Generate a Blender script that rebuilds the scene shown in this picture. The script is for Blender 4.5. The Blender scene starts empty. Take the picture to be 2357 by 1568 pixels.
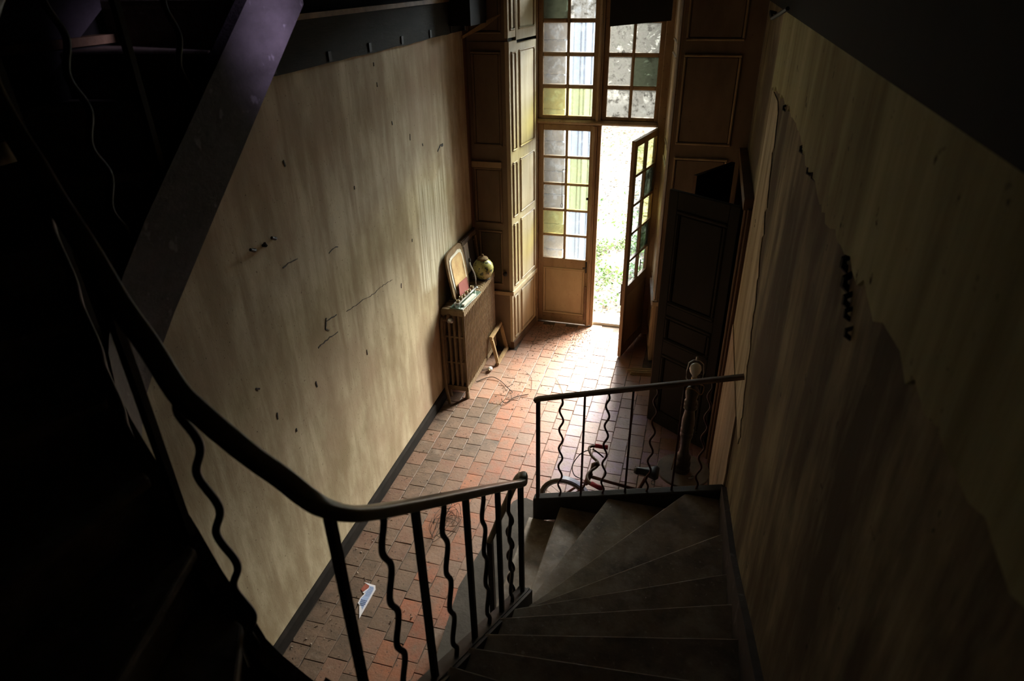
import bpy, math, random
from mathutils import Vector, Matrix
random.seed(7)
D = bpy.data
SC = bpy.context.scene
COL = SC.collection
R = math.radians

# ------------------------------------------------------------------ camera
cam = D.cameras.new('camera')
cam.sensor_width = 36.0
cam.lens = 1515.0 / 2357.0 * 36.0
cam.clip_start = 0.02
cam.dof.use_dof = True
cam.dof.focus_distance = 5.2
cam.dof.aperture_fstop = 3.2
cam_o = D.objects.new('camera', cam)
COL.objects.link(cam_o)
cr = Vector((0.96322, 0.26813, -0.01781))
cd = Vector((0.11595, -0.47447, -0.87260))
cf = Vector((-0.24242, 0.83844, -0.48811))
CAM = Vector((0, 0, 3.9))
cam_o.matrix_world = Matrix(((cr.x, -cd.x, -cf.x, 0), (cr.y, -cd.y, -cf.y, 0), (cr.z, -cd.z, -cf.z, 3.9), (0, 0, 0, 1)))
SC.camera = cam_o

# ------------------------------------------------------------------ world and light
W = D.worlds.new('overcast')
SC.world = W
W.use_nodes = True
bg = W.node_tree.nodes['Background']
bg.inputs['Color'].default_value = (0.93, 0.97, 1.0, 1)
bg.inputs['Strength'].default_value = 4.0


def area(name, loc, target, sx, sy, power, color=(1, 1, 1), portal=False):
    l = D.lights.new(name, 'AREA')
    l.shape = 'RECTANGLE'
    l.size, l.size_y = sx, sy
    l.energy = power
    l.color = color
    o = D.objects.new(name, l)
    COL.objects.link(o)
    o.location = loc
    o.rotation_euler = (Vector(target) - Vector(loc)).to_track_quat('-Z', 'Y').to_euler()
    if portal:
        l.cycles.is_portal = True
    return o


# sky light enters through the doorway and its transom: a portal only guides the sampling
area('doorway_portal', (-1.07, 7.62, 2.05), (-1.07, 0, 2.05), 1.45, 4.1, 10, portal=True)
# soft hazy sun over the garden
sun = D.lights.new('sun', 'SUN')
sun.energy = 40.0
sun.angle = R(47)
sun.color = (1.0, 0.97, 0.90)
sun_o = D.objects.new('sun', sun)
COL.objects.link(sun_o)
sun_o.rotation_euler = Vector((-0.35, -1.0, -0.62)).to_track_quat('-Z', 'Y').to_euler()
# added dim purplish lamp with no window built; tints the upper string
fill_o = area('string_fill_light', (0.30, 2.6, 4.35), (-1.66, 2.48, 3.72), 0.2, 0.2, 0.42, (0.72, 0.62, 1.0))
fill_o.data.spread = R(17)
SC.view_settings.view_transform = 'Standard'
SC.view_settings.look = 'None'
SC.view_settings.exposure = 0.8
SC.view_settings.gamma = 1.0
SC.view_settings.use_curve_mapping = False
SC.cycles.max_bounces = 8
SC.cycles.diffuse_bounces = 5
SC.cycles.transparent_max_bounces = 12
SC.cycles.sample_clamp_indirect = 12.0


# ------------------------------------------------------------------ materials
def mat(name, c1, c2=None, scale=4.0, stretch=(1, 1, 1), rough=0.85, bump=0.0, spots=None, spot_scale=30, spot_lo=0.62,
        c3=None, scale3=0.8, lo3=0.45, metal=0.0, coord='Object', spec=0.3, bump_scale=None, objcol=False, streak=None, con=(0.32, 0.68), comb=None):
    m = D.materials.new(name)
    m.use_nodes = True
    nt = m.node_tree
    N, L = nt.nodes, nt.links
    b = N['Principled BSDF']
    b.inputs['Roughness'].default_value = rough
    b.inputs['Metallic'].default_value = metal
    b.inputs['Specular IOR Level'].default_value = spec
    tc = N.new('ShaderNodeTexCoord')
    if coord == 'World':
        src = N.new('ShaderNodeNewGeometry').outputs['Position']
    else:
        src = tc.outputs[coord]
    mp = N.new('ShaderNodeMapping')
    mp.inputs['Scale'].default_value = stretch
    L.new(src, mp.inputs['Vector'])

    def noise(sc, det=6, vec=None):
        n = N.new('ShaderNodeTexNoise')
        n.inputs['Scale'].default_value = sc
        n.inputs['Detail'].default_value = det
        n.inputs['Roughness'].default_value = 0.65
        L.new(vec or mp.outputs['Vector'], n.inputs['Vector'])
        return n.outputs['Fac']

    def ramp(fac, lo, hi):
        r = N.new('ShaderNodeMapRange')
        r.inputs['From Min'].default_value = lo
        r.inputs['From Max'].default_value = hi
        L.new(fac, r.inputs['Value'])
        return r.outputs['Result']

    def mix(fac, a, c, mode='MIX'):
        x = N.new('ShaderNodeMix')
        x.data_type = 'RGBA'
        x.blend_type = mode
        if hasattr(fac, 'links'):
            L.new(fac, x.inputs['Factor'])
        else:
            x.inputs['Factor'].default_value = fac
        for i, v in ((6, a), (7, c)):
            if hasattr(v, 'links'):
                L.new(v, x.inputs[i])
            else:
                x.inputs[i].default_value = (*v, 1)
        return x.outputs[2]
    if objcol:
        oi = N.new('ShaderNodeObjectInfo')
        base = mix(ramp(noise(scale), 0.35, 0.7), oi.outputs['Color'], c2)
    else:
        base = c1
        if c2:
            base = mix(ramp(noise(scale), *con), c1, c2)
    if c3:
        base = mix(ramp(noise(scale3, 4, src), lo3, lo3 + 0.2), base, c3)
    if streak:
        mq = N.new('ShaderNodeMapping')
        mq.inputs['Scale'].default_value = streak[1]
        L.new(src, mq.inputs['Vector'])
        base = mix(ramp(noise(streak[2], 5, mq.outputs['Vector']), 0.46, 0.70), base, streak[0])
    if comb:
        # scraped field with comb marks: its own ragged outline on the wall
        sx = N.new('ShaderNodeSeparateXYZ')
        wob = N.new('ShaderNodeTexNoise')
        wob.inputs['Scale'].default_value = 2.2
        wob.inputs['Detail'].default_value = 6
        L.new(src, wob.inputs['Vector'])
        wa = N.new('ShaderNodeVectorMath'); wa.operation = 'MULTIPLY_ADD'
        L.new(wob.outputs['Color'], wa.inputs[0])
        wa.inputs[1].default_value = (0.5, 0.5, 0.5)
        L.new(src, wa.inputs[2])
        L.new(wa.outputs['Vector'], sx.inputs['Vector'])
        (y0, y1, z0, z1, col, col2) = comb
        def win(sock, a, b_, soft):
            p = ramp(sock, a - soft, a + soft)
            q = ramp(sock, b_ + soft, b_ - soft)
            mm = N.new('ShaderNodeMath'); mm.operation = 'MULTIPLY'
            L.new(p, mm.inputs[0]); L.new(q, mm.inputs[1])
            return mm.outputs[0]
        mk = N.new('ShaderNodeMath'); mk.operation = 'MULTIPLY'
        L.new(win(sx.outputs['Y'], y0 + 0.25, y1 + 0.25, 0.07), mk.inputs[0])
        L.new(win(sx.outputs['Z'], z0 + 0.25, z1 + 0.25, 0.05), mk.inputs[1])
        mc = N.new('ShaderNodeMapping')
        mc.inputs['Scale'].default_value = (1, 22, 0.5)
        L.new(src, mc.inputs['Vector'])
        base = mix(mk.outputs[0], base, mix(ramp(noise(2.0, 4, mc.outputs['Vector']), 0.42, 0.58), col, col2))
    if spots:
        base = mix(ramp(noise(spot_scale, 3, src), spot_lo, spot_lo + 0.06), base, spots)
    if hasattr(base, 'links'):
        L.new(base, b.inputs['Base Color'])
    else:
        b.inputs['Base Color'].default_value = (*base, 1)
    if bump:
        bp = N.new('ShaderNodeBump')
        bp.inputs['Strength'].default_value = bump
        bp.inputs['Distance'].default_value = 0.01
        L.new(noise(bump_scale or scale * 6, 5), bp.inputs['Height'])
        L.new(bp.outputs['Normal'], b.inputs['Normal'])
    m['mix'] = 0
    return m


def glass(name, tint, dirt, amount, scale=14, lo=0.45, hi=0.75):
    """old dirty pane: mostly see-through, the dirt film scatters light"""
    m = D.materials.new(name)
    m.use_nodes = True
    nt = m.node_tree
    N, L = nt.nodes, nt.links
    out = N['Material Output']
    N.remove(N['Principled BSDF'])
    tr = N.new('ShaderNodeBsdfTransparent')
    tr.inputs['Color'].default_value = (*tint, 1)
    tl = N.new('ShaderNodeBsdfTranslucent')
    tl.inputs['Color'].default_value = (*dirt, 1)
    gl = N.new('ShaderNodeBsdfGlossy')
    gl.inputs['Roughness'].default_value = 0.08
    tc = N.new('ShaderNodeTexCoord')
    nz = N.new('ShaderNodeTexNoise')
    nz.inputs['Scale'].default_value = scale
    nz.inputs['Detail'].default_value = 8
    nz.inputs['Roughness'].default_value = 0.75
    L.new(tc.outputs['Object'], nz.inputs['Vector'])
    mr = N.new('ShaderNodeMapRange')
    mr.inputs['From Min'].default_value = lo
    mr.inputs['From Max'].default_value = hi
    mr.inputs['To Min'].default_value = amount[0]
    mr.inputs['To Max'].default_value = amount[1]
    L.new(nz.outputs['Fac'], mr.inputs['Value'])
    a = N.new('ShaderNodeMixShader')
    L.new(mr.outputs['Result'], a.inputs['Fac'])
    L.new(tr.outputs['BSDF'], a.inputs[1])
    L.new(tl.outputs['BSDF'], a.inputs[2])
    c = N.new('ShaderNodeMixShader')
    c.inputs['Fac'].default_value = 0.04
    L.new(a.outputs['Shader'], c.inputs[1])
    L.new(gl.outputs['BSDF'], c.inputs[2])
    L.new(c.outputs['Shader'], out.inputs['Surface'])
    return m


M = {}
M['plaster_left'] = mat('plaster_left', (0.56, 0.47, 0.31), (0.33, 0.25, 0.145), 1.3, (1, 2.2, 0.8), 0.9, 0.15, (0.13, 0.085, 0.05), 60, 0.66,
                        (0.40, 0.28, 0.18), 0.75, 0.50, coord='World', bump_scale=40, streak=((0.33, 0.245, 0.145), (1, 5.5, 0.55), 1.7), con=(0.40, 0.62),
                        comb=(5.05, 5.80, 1.35, 2.30, (0.66, 0.60, 0.46), (0.36, 0.29, 0.18)))
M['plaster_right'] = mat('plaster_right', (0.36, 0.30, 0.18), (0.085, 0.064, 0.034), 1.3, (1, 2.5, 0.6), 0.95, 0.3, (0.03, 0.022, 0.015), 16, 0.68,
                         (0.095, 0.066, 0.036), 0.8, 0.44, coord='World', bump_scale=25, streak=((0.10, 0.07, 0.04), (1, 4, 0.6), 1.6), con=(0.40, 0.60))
M['plaster_peel'] = mat('plaster_peel', (0.50, 0.48, 0.26), (0.24, 0.21, 0.10), 1.2, (1, 4, 0.5), 0.95, 0.3, (0.05, 0.04, 0.02), 14, 0.66,
                        (0.15, 0.09, 0.05), 0.8, 0.52, coord='World', bump_scale=25)
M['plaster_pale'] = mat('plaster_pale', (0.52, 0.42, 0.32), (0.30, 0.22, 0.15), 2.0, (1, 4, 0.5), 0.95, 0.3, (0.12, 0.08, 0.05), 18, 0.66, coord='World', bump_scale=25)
M['plaster_lit_band'] = mat('plaster_lit_band', (0.62, 0.54, 0.38), (0.34, 0.275, 0.175), 1.3, (1, 4, 0.4), 0.95, 0.3, (0.10, 0.07, 0.04), 20, 0.68, coord='World', bump_scale=25, streak=((0.26, 0.20, 0.125), (1, 4.5, 0.6), 1.6))  # paler wall plaster: the band of door light put into its colour
M['skirting'] = mat('skirting', (0.026, 0.020, 0.016), (0.012, 0.010, 0.008), 8, rough=0.85, spec=0.1)
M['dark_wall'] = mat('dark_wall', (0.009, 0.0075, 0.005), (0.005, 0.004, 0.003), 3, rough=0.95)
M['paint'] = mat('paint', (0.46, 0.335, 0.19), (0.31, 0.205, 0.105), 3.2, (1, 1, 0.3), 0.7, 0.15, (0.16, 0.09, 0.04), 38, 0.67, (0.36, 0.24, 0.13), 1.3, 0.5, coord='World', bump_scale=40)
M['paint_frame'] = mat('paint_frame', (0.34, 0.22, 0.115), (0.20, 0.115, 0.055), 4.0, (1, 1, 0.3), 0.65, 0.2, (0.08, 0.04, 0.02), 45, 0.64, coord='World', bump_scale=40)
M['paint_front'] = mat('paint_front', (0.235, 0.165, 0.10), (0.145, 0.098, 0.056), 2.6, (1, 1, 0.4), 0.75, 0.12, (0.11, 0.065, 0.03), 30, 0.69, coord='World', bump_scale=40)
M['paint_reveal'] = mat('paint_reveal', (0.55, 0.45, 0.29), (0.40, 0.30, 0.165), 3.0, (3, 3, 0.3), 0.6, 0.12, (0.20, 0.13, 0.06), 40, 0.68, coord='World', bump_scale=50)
M['moulding'] = mat('moulding', (0.42, 0.31, 0.18), (0.24, 0.16, 0.085), 6.0, (1, 1, 0.3), 0.6, coord='World')
M['dark_panel'] = mat('dark_panel', (0.11, 0.085, 0.05), (0.07, 0.052, 0.03), 4, rough=0.8)
M['white_edge'] = mat('white_edge', (0.72, 0.69, 0.64), (0.50, 0.45, 0.39), 8, (1, 1, 0.3), 0.7, 0.2)
M['grey_door'] = mat('grey_door', (0.024, 0.020, 0.014), (0.014, 0.0115, 0.008), 3, (1, 1, 0.3), 0.75, 0.1, spec=0.12)
M['brown_edge'] = mat('brown_edge', (0.16, 0.085, 0.045), (0.09, 0.05, 0.028), 5, (1, 1, 0.3), 0.7)
M['black_wood'] = mat('black_wood', (0.026, 0.021, 0.016), (0.014, 0.012, 0.010), 5, rough=0.55, bump=0.2)
M['string_wood'] = mat('string_wood', (0.085, 0.070, 0.072), (0.040, 0.032, 0.032), 4, (1, 1, 2), 0.6, 0.3, (0.16, 0.14, 0.15), 9, 0.62)
M['beam_wood'] = mat('beam_wood', (0.024, 0.021, 0.014), (0.010, 0.009, 0.006), 5, (1, 0.4, 2), 0.9, 0.4)
M['tread'] = mat('tread', (0.34, 0.27, 0.20), (0.17, 0.13, 0.096), 6, (1, 1, 1), 0.62, 0.2, (0.42, 0.37, 0.30), 40, 0.64, (0.11, 0.085, 0.064), 2.6, 0.5, coord='World', streak=((0.44, 0.38, 0.31), (1, 1, 1), 5.0))
M['stone'] = mat('stone', (0.105, 0.09, 0.072), (0.062, 0.052, 0.042), 7, rough=0.9, bump=0.3, coord='World')
M['iron'] = mat('iron', (0.030, 0.022, 0.018), (0.015, 0.011, 0.010), 20, rough=0.42, metal=0.2)
M['iron_red'] = mat('iron_red', (0.10, 0.018, 0.014), (0.03, 0.012, 0.010), 14, (1, 1, 0.2), 0.42)
M['handrail'] = mat('handrail', (0.26, 0.205, 0.115), (0.15, 0.115, 0.065), 8, (1, 1, 1), 0.33, spec=0.6)
M['handrail_lower'] = mat('handrail_lower', (0.20, 0.135, 0.10), (0.12, 0.08, 0.06), 10, rough=0.5)
M['tile'] = mat('tile', (0.4, 0.2, 0.1), (0.20, 0.12, 0.078), 7, rough=0.56, bump=0.3, spots=(0.05, 0.035, 0.028), spot_scale=42, spot_lo=0.62, coord='World', objcol=True, spec=0.35, bump_scale=40,
                c3=(0.27, 0.195, 0.15), scale3=3.2, lo3=0.62)
M['mortar'] = mat('mortar', (0.13, 0.10, 0.075), (0.06, 0.045, 0.035), 14, rough=0.95, bump=0.3)
M['tile_far'] = mat('tile_far', (0.36, 0.165, 0.095), (0.25, 0.165, 0.115), 5, rough=0.56, spec=0.5, bump=0.3, spots=(0.10, 0.07, 0.05), spot_scale=40, spot_lo=0.66, coord='World')
M['radiator'] = mat('radiator', (0.25, 0.175, 0.095), (0.15, 0.10, 0.055), 10, rough=0.55, spots=(0.10, 0.05, 0.025), spot_scale=40, spot_lo=0.66)
M['steel'] = mat('steel', (0.55, 0.55, 0.55), (0.35, 0.34, 0.33), 20, rough=0.35, metal=0.7)
M['white'] = mat('white', (0.72, 0.68, 0.60), (0.6, 0.55, 0.47), 12, rough=0.6)
M['canvas'] = mat('canvas', (0.62, 0.44, 0.22), (0.40, 0.22, 0.09), 7, rough=0.7, spots=(0.22, 0.11, 0.05), spot_scale=22, spot_lo=0.63)
M['red_card'] = mat('red_card', (0.30, 0.085, 0.075), (0.24, 0.07, 0.06), 9, rough=0.8)
M['old_wood'] = mat('old_wood', (0.26, 0.16, 0.075), (0.13, 0.075, 0.035), 9, (1, 1, 1), 0.6, 0.3)
M['frame_wood'] = mat('frame_wood', (0.42, 0.29, 0.14), (0.25, 0.15, 0.07), 9, rough=0.55, bump=0.2)
M['dark_frame'] = mat('dark_frame', (0.13, 0.08, 0.04), (0.05, 0.03, 0.018), 12, rough=0.5, spots=(0.55, 0.48, 0.38), spot_scale=30, spot_lo=0.66)
M['vase'] = mat('vase', (0.40, 0.36, 0.12), (0.30, 0.29, 0.09), 9, rough=0.3, spots=(0.03, 0.04, 0.02), spot_scale=30, spot_lo=0.53, spec=0.5)
M['dark'] = mat('dark', (0.02, 0.015, 0.012), rough=0.6)
M['tray_glass'] = mat('tray_glass', (0.14, 0.19, 0.15), (0.10, 0.14, 0.11), 6, rough=0.15, spec=0.6)
M['paper'] = mat('paper', (0.38, 0.46, 0.68), (0.30, 0.38, 0.60), 60, rough=0.8)
M['paper_white'] = mat('paper_white', (0.74, 0.70, 0.74), rough=0.8)
M['ink'] = mat('ink', (0.03, 0.05, 0.13), rough=0.8)
M['photo_red'] = mat('photo_red', (0.16, 0.035, 0.025), (0.40, 0.12, 0.08), 30, rough=0.4)
M['rust_red'] = mat('rust_red', (0.20, 0.06, 0.04), (0.10, 0.045, 0.03), 15, rough=0.5)
M['rust'] = mat('rust', (0.17, 0.09, 0.05), (0.09, 0.05, 0.03), 20, rough=0.6)
M['grip_red'] = mat('grip_red', (0.45, 0.03, 0.05), rough=0.5)
M['tyre'] = mat('tyre', (0.15, 0.12, 0.08), (0.09, 0.07, 0.05), 18, rough=0.8)
M['mudguard'] = mat('mudguard', (0.70, 0.72, 0.85), (0.35, 0.36, 0.52), 25, rough=0.4)
M['saddle'] = mat('saddle', (0.022, 0.024, 0.026), rough=0.38, spec=0.5)
M['table_top'] = mat('table_top', (0.24, 0.20, 0.165), (0.16, 0.13, 0.11), 14, rough=0.6)
M['lamp_wood'] = mat('lamp_wood', (0.055, 0.042, 0.032), (0.03, 0.022, 0.018), 12, rough=0.35, spec=0.5)
M['bulb'] = mat('bulb', (0.62, 0.60, 0.56), rough=0.2, spec=0.5)
M['brass'] = mat('brass', (0.30, 0.23, 0.13), rough=0.4, metal=0.6)
M['twig'] = mat('twig', (0.022, 0.014, 0.010), (0.045, 0.028, 0.016), 20, rough=0.9)
M['debris'] = mat('debris', (0.26, 0.20, 0.15), (0.12, 0.08, 0.06), 30, rough=0.95, coord='World')
M['chip'] = mat('chip', (0.62, 0.58, 0.52), rough=0.9)
M['ground'] = mat('ground', (0.165, 0.157, 0.138), (0.12, 0.11, 0.09), 1.5, rough=0.95, coord='World')
M['leaf_brown'] = mat('leaf_brown', (0.075, 0.04, 0.016), (0.12, 0.075, 0.025), 3, rough=0.8, coord='World')
M['leaf_green'] = mat('leaf_green', (0.02, 0.07, 0.006), (0.075, 0.11, 0.012), 3, rough=0.7, coord='World')
M['foliage'] = mat('foliage', (0.03, 0.055, 0.018), (0.06, 0.065, 0.03), 2, rough=0.8, coord='World')
M['bark'] = mat('bark', (0.10, 0.075, 0.055), (0.06, 0.045, 0.03), 9, rough=0.95)
M['outer_stone'] = mat('outer_stone', (0.74, 0.75, 0.76), (0.58, 0.59, 0.60), 5, rough=0.9, bump=0.3)
M['shutter'] = mat('shutter', (0.40, 0.45, 0.54), (0.32, 0.37, 0.46), 4, (1, 1, 0.3), 0.6)
M['sill'] = mat('sill', (0.62, 0.63, 0.58), (0.52, 0.52, 0.47), 5, rough=0.8)
M['pane_clear'] = glass('pane_clear', (0.82, 0.88, 0.93), (0.10, 0.10, 0.10), (0.06, 0.75), 13, 0.48, 0.85)
M['pane_green'] = glass('pane_green', (0.84, 0.88, 0.66), (0.09, 0.095, 0.06), (0.08, 0.7), 13, 0.48, 0.85)
M['pane_frost'] = glass('pane_frost', (0.74, 0.76, 0.75), (0.075, 0.072, 0.066), (0.25, 0.95), 13, 0.40, 0.62)
M['pane_dark'] = glass('pane_dark', (0.30, 0.35, 0.30), (0.035, 0.034, 0.026), (0.2, 0.9), 9, 0.36, 0.62)
M['web'] = mat('web', (0.62, 0.60, 0.56), rough=0.9)


# ------------------------------------------------------------------ mesh building
class MB:
    def __init__(s, tf=None):
        s.v, s.f, s.m = [], [], []
        s.tf = tf

    def add(s, vs, fs, mi=0):
        o = len(s.v)
        s.v += [(s.tf @ Vector(p)) if s.tf else Vector(p) for p in vs]
        s.f += [tuple(i + o for i in f) for f in fs]
        s.m += [mi] * len(fs)
        return s

    def box(s, x0, x1, y0, y1, z0, z1, mi=0):
        v = [(x0, y0, z0), (x1, y0, z0), (x1, y1, z0), (x0, y1, z0), (x0, y0, z1), (x1, y0, z1), (x1, y1, z1), (x0, y1, z1)]
        return s.add(v, [(0, 3, 2, 1), (4, 5, 6, 7), (0, 1, 5, 4), (1, 2, 6, 5), (2, 3, 7, 6), (3, 0, 4, 7)], mi)

    def cbox(s, x0, x1, y0, y1, z0, z1, b=0.006):
        """box with chamfered edges on the -y face and its sides (seen face of a piece)"""
        v = [(x0, y1, z0), (x1, y1, z0), (x1, y1, z1), (x0, y1, z1),
             (x0, y0 + b, z0), (x1, y0 + b, z0), (x1, y0 + b, z1), (x0, y0 + b, z1),
             (x0 + b, y0, z0 + b), (x1 - b, y0, z0 + b), (x1 - b, y0, z1 - b), (x0 + b, y0, z1 - b)]
        f = [(0, 1, 2, 3), (8, 11, 10, 9)]
        for i in range(4):
            j = (i + 1) % 4
            f.append((i, 4 + i, 4 + j, j))
            f.append((4 + i, 8 + i, 8 + j, 4 + j))
        return s.add(v, f)

    def prism(s, poly, z0, z1):
        n = len(poly)
        a = sum(poly[i][0] * poly[(i + 1) % n][1] - poly[(i + 1) % n][0] * poly[i][1] for i in range(n))
        if a < 0:
            poly = poly[::-1]
        v = [(p[0], p[1], z0) for p in poly] + [(p[0], p[1], z1) for p in poly]
        f = [tuple(range(n))[::-1], tuple(range(n, 2 * n))]
        for i in range(n):
            j = (i + 1) % n
            f.append((i, j, n + j, n + i))
        return s.add(v, f)

    def hexa(s, a, b):
        """two matching quads joined into a solid"""
        return s.add(list(a) + list(b), [(3, 2, 1, 0), (4, 5, 6, 7), (0, 1, 5, 4), (1, 2, 6, 5), (2, 3, 7, 6), (3, 0, 4, 7)])

    def sweep(s, path, prof, up=Vector((0, 0, 1)), closed=False, cap=True):
        path = [Vector(p) for p in path]
        n, k = len(path), len(prof)
        vs = []
        for i, p in enumerate(path):
            if closed:
                t = path[(i + 1) % n] - path[i - 1]
            else:
                t = path[min(i + 1, n - 1)] - path[max(i - 1, 0)]
            t.normalize()
            sd = t.cross(up)
            if sd.length < 1e-4:
                sd = t.cross(Vector((0, 1, 0)))
            sd.normalize()
            u = sd.cross(t).normalized()
            for a, b in prof:
                vs.append(p + sd * a + u * b)
        fs = []
        for i in range(n if closed else n - 1):
            j = (i + 1) % n
            for q in range(k):
                r = (q + 1) % k
                fs.append((i * k + q, i * k + r, j * k + r, j * k + q))
        if cap and not closed:
            fs.append(tuple(range(k))[::-1])
            fs.append(tuple(range((n - 1) * k, n * k)))
        return s.add(vs, fs)

    def tube(s, path, r, k=8, closed=False, up=Vector((0, 0, 1))):
        prof = [(r * math.cos(2 * math.pi * i / k), r * math.sin(2 * math.pi * i / k)) for i in range(k)]
        return s.sweep(path, prof[::-1], up=up, closed=closed)

    def bar(s, a, b, w, h=None):
        h = h or w
        return s.sweep([a, b], [(-w / 2, -h / 2), (-w / 2, h / 2), (w / 2, h / 2), (w / 2, -h / 2)])

    def lathe(s, prof, c=(0, 0, 0), k=20):
        c = Vector(c)
        vs, fs = [], []
        for r, z in prof:
            for i in range(k):
                a = 2 * math.pi * i / k
                vs.append(c + Vector((r * math.cos(a), r * math.sin(a), z)))
        for i in range(len(prof) - 1):
            for q in range(k):
                r2 = (q + 1) % k
                fs.append((i * k + q, i * k + r2, (i + 1) * k + r2, (i + 1) * k + q))
        fs.append(tuple(range(k))[::-1])
        fs.append(tuple(range((len(prof) - 1) * k, len(prof) * k)))
        return s.add(vs, fs)


ORG = {}


def link(o, parent=None):
    COL.objects.link(o)
    if parent:
        o.parent = parent
    return o


def empty(name, loc):
    o = D.objects.new(name, None)
    o.location = loc
    o.empty_display_size = 0.1
    link(o)
    ORG[o.name] = Vector(loc)
    return o


def build(mb, name, m, parent=None, smooth=False, loc=None, local=False):
    """one mesh object; coordinates in mb are world coordinates (local=True: already about the object's own base)"""
    off = Vector((0, 0, 0))
    if parent:
        off = ORG[parent.name]
    elif loc is not None:
        off = Vector(loc)
    me = D.meshes.new(name)
    vs = mb.v if local else [p - off for p in mb.v]
    me.from_pydata([tuple(p) for p in vs], [], mb.f)
    ms = m if isinstance(m, (list, tuple)) else [m]
    for q in ms:
        me.materials.append(M[q])
    if len(ms) > 1:
        me.polygons.foreach_set('material_index', mb.m)
    if smooth:
        me.polygons.foreach_set('use_smooth', [True] * len(me.polygons))
    me.update()
    o = D.objects.new(name, me)
    link(o, parent)
    if parent:
        ORG[o.name] = off
    else:
        o.location = off
        ORG[o.name] = off
    return o


def tag(o, label=None, cat=None, group=None, kind=None):
    if label:
        o['label'] = label
    if cat:
        o['category'] = cat
    if group:
        o['group'] = group
    if kind:
        o['kind'] = kind
    return o


def autosmooth(o, ang=40):
    o.data.polygons.foreach_set('use_smooth', [True] * len(o.data.polygons))
    o.data.set_sharp_from_angle(angle=R(ang))


def lerp(a, b, t):
    return a + (b - a) * t


# ------------------------------------------------------------------ room shell
XL, XR, YD = -2.29, 0.42, 7.30
wl = tag(empty('wall_left', (XL, 3, 0)), 'long ochre plaster wall, streaked and stained, on the left', 'wall', kind='structure')
mb = MB()
mb.box(XL - 0.3, XL, -0.7, 6.44, 0, 3.43)
build(mb, 'plaster', 'plaster_left', wl)
mb = MB()
mb.box(XL - 0.3, XL - 0.004, -0.7, 6.51, 3.43, 6.0)
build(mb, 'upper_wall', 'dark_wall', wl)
# rounded corner post between plaster and panelling
mb = MB()
mb.prism([(XL - 0.3, 6.44), (XL, 6.44), (XL + 0.012, 6.452), (XL + 0.016, 6.51), (XL - 0.3, 6.51)], 0, 3.43)
build(mb, 'corner_post', 'brown_edge', wl)
# plaster wounds and cracks
def crack(pts, w, nm='crack'):
    b = MB()
    w = w * 0.62
    fine = [Vector(pts[0])]
    for i in range(len(pts) - 1):
        a, c = Vector(pts[i]), Vector(pts[i + 1])
        k = max(1, int((c - a).length / 0.025))
        for j in range(1, k + 1):
            p = a.lerp(c, j / k)
            if j < k:
                p += Vector((0, random.uniform(-.006, .006), random.uniform(-.006, .006)))
            fine.append(p)
    pts = fine
    w0 = w
    for i in range(len(pts) - 1):
        a, c = Vector(pts[i]), Vector(pts[i + 1])
        w = w0 * random.uniform(0.5, 1.5)
        b.sweep([a, c], [(-w / 2, -0.002), (-w / 2, 0.002), (w / 2, 0.002), (w / 2, -0.002)], up=Vector((1, 0, 0)))
    return build(b, nm, 'dark', wl)
def L3(y, z, off=0.0015):
    return (XL + off, y, z)
crack([L3(3.44, 1.90), L3(3.41, 1.83), L3(3.45, 1.80)], 0.016)
crack([L3(3.44, 1.875), L3(3.50, 1.87), L3(3.57, 1.86)], 0.009)
crack([L3(3.29, 1.75), L3(3.36, 1.748), L3(3.44, 1.752), L3(3.507, 1.737), L3(3.55, 1.735)], 0.011)
crack([L3(3.70, 1.82), L3(3.86, 1.80), L3(3.98, 1.79), L3(4.12, 1.765)], 0.004)
crack([L3(4.12, 1.765), L3(4.24, 1.77), L3(4.36, 1.755), L3(4.46, 1.735)], 0.003)
crack([L3(3.09, 2.405), L3(3.15, 2.412), L3(3.20, 2.405), L3(3.25, 2.40)], 0.008)
crack([L3(3.60, 2.30), L3(3.66, 2.31), L3(3.72, 2.30)], 0.009)
crack([L3(2.63, 1.85), L3(2.66, 1.83)], 0.03)
crack([L3(5.62, 2.50), L3(5.70, 2.54), L3(5.76, 2.53)], 0.03)
for (y, z, dy) in ((2.86, 2.607, -0.05), (3.057, 2.603, -0.05), (2.955, 2.597, -0.02)):
    b = MB()
    b.tube([(XL - 0.02, y, z), (XL + 0.022, y, z), (XL + 0.03, y + dy * 0.4, z + 0.004), (XL + 0.03, y + dy, z + 0.022)], 0.009, 6)
    build(b, 'bent_nail', 'dark', wl)
for (y, z) in ((4.55, 3.34), (4.57, 3.20), (5.05, 2.72), (4.75, 2.9), (5.3, 2.62), (4.05, 2.6), (3.3, 2.95), (4.6, 1.6), (2.9, 1.35), (3.9, 1.35), (3.2, 1.5), (2.75, 1.55), (4.9, 1.9)):
    crack([L3(y, z), L3(y + random.uniform(-.01, .01), z + random.uniform(.02, .05))], 0.010, 'hole')

wr = tag(empty('wall_right', (XR, 3, 0)), 'dark stained plaster wall beside the stairs, on the right', 'wall', kind='structure')
mb = MB()
mb.box(XR, XR + 0.3, -0.7, 5.02, 0, 3.66)
mb.box(XR, XR + 0.3, 5.02, 6.62, 2.36, 3.66)
mb.box(XR, XR + 0.3, 6.50, 6.62, 0, 2.36)
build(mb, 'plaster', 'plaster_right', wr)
mb = MB()
mb.box(XR - 0.012, XR + 0.3, -0.7, 6.62, 3.66, 6.0)
build(mb, 'upper_wall', 'dark_wall', wr)
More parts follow.
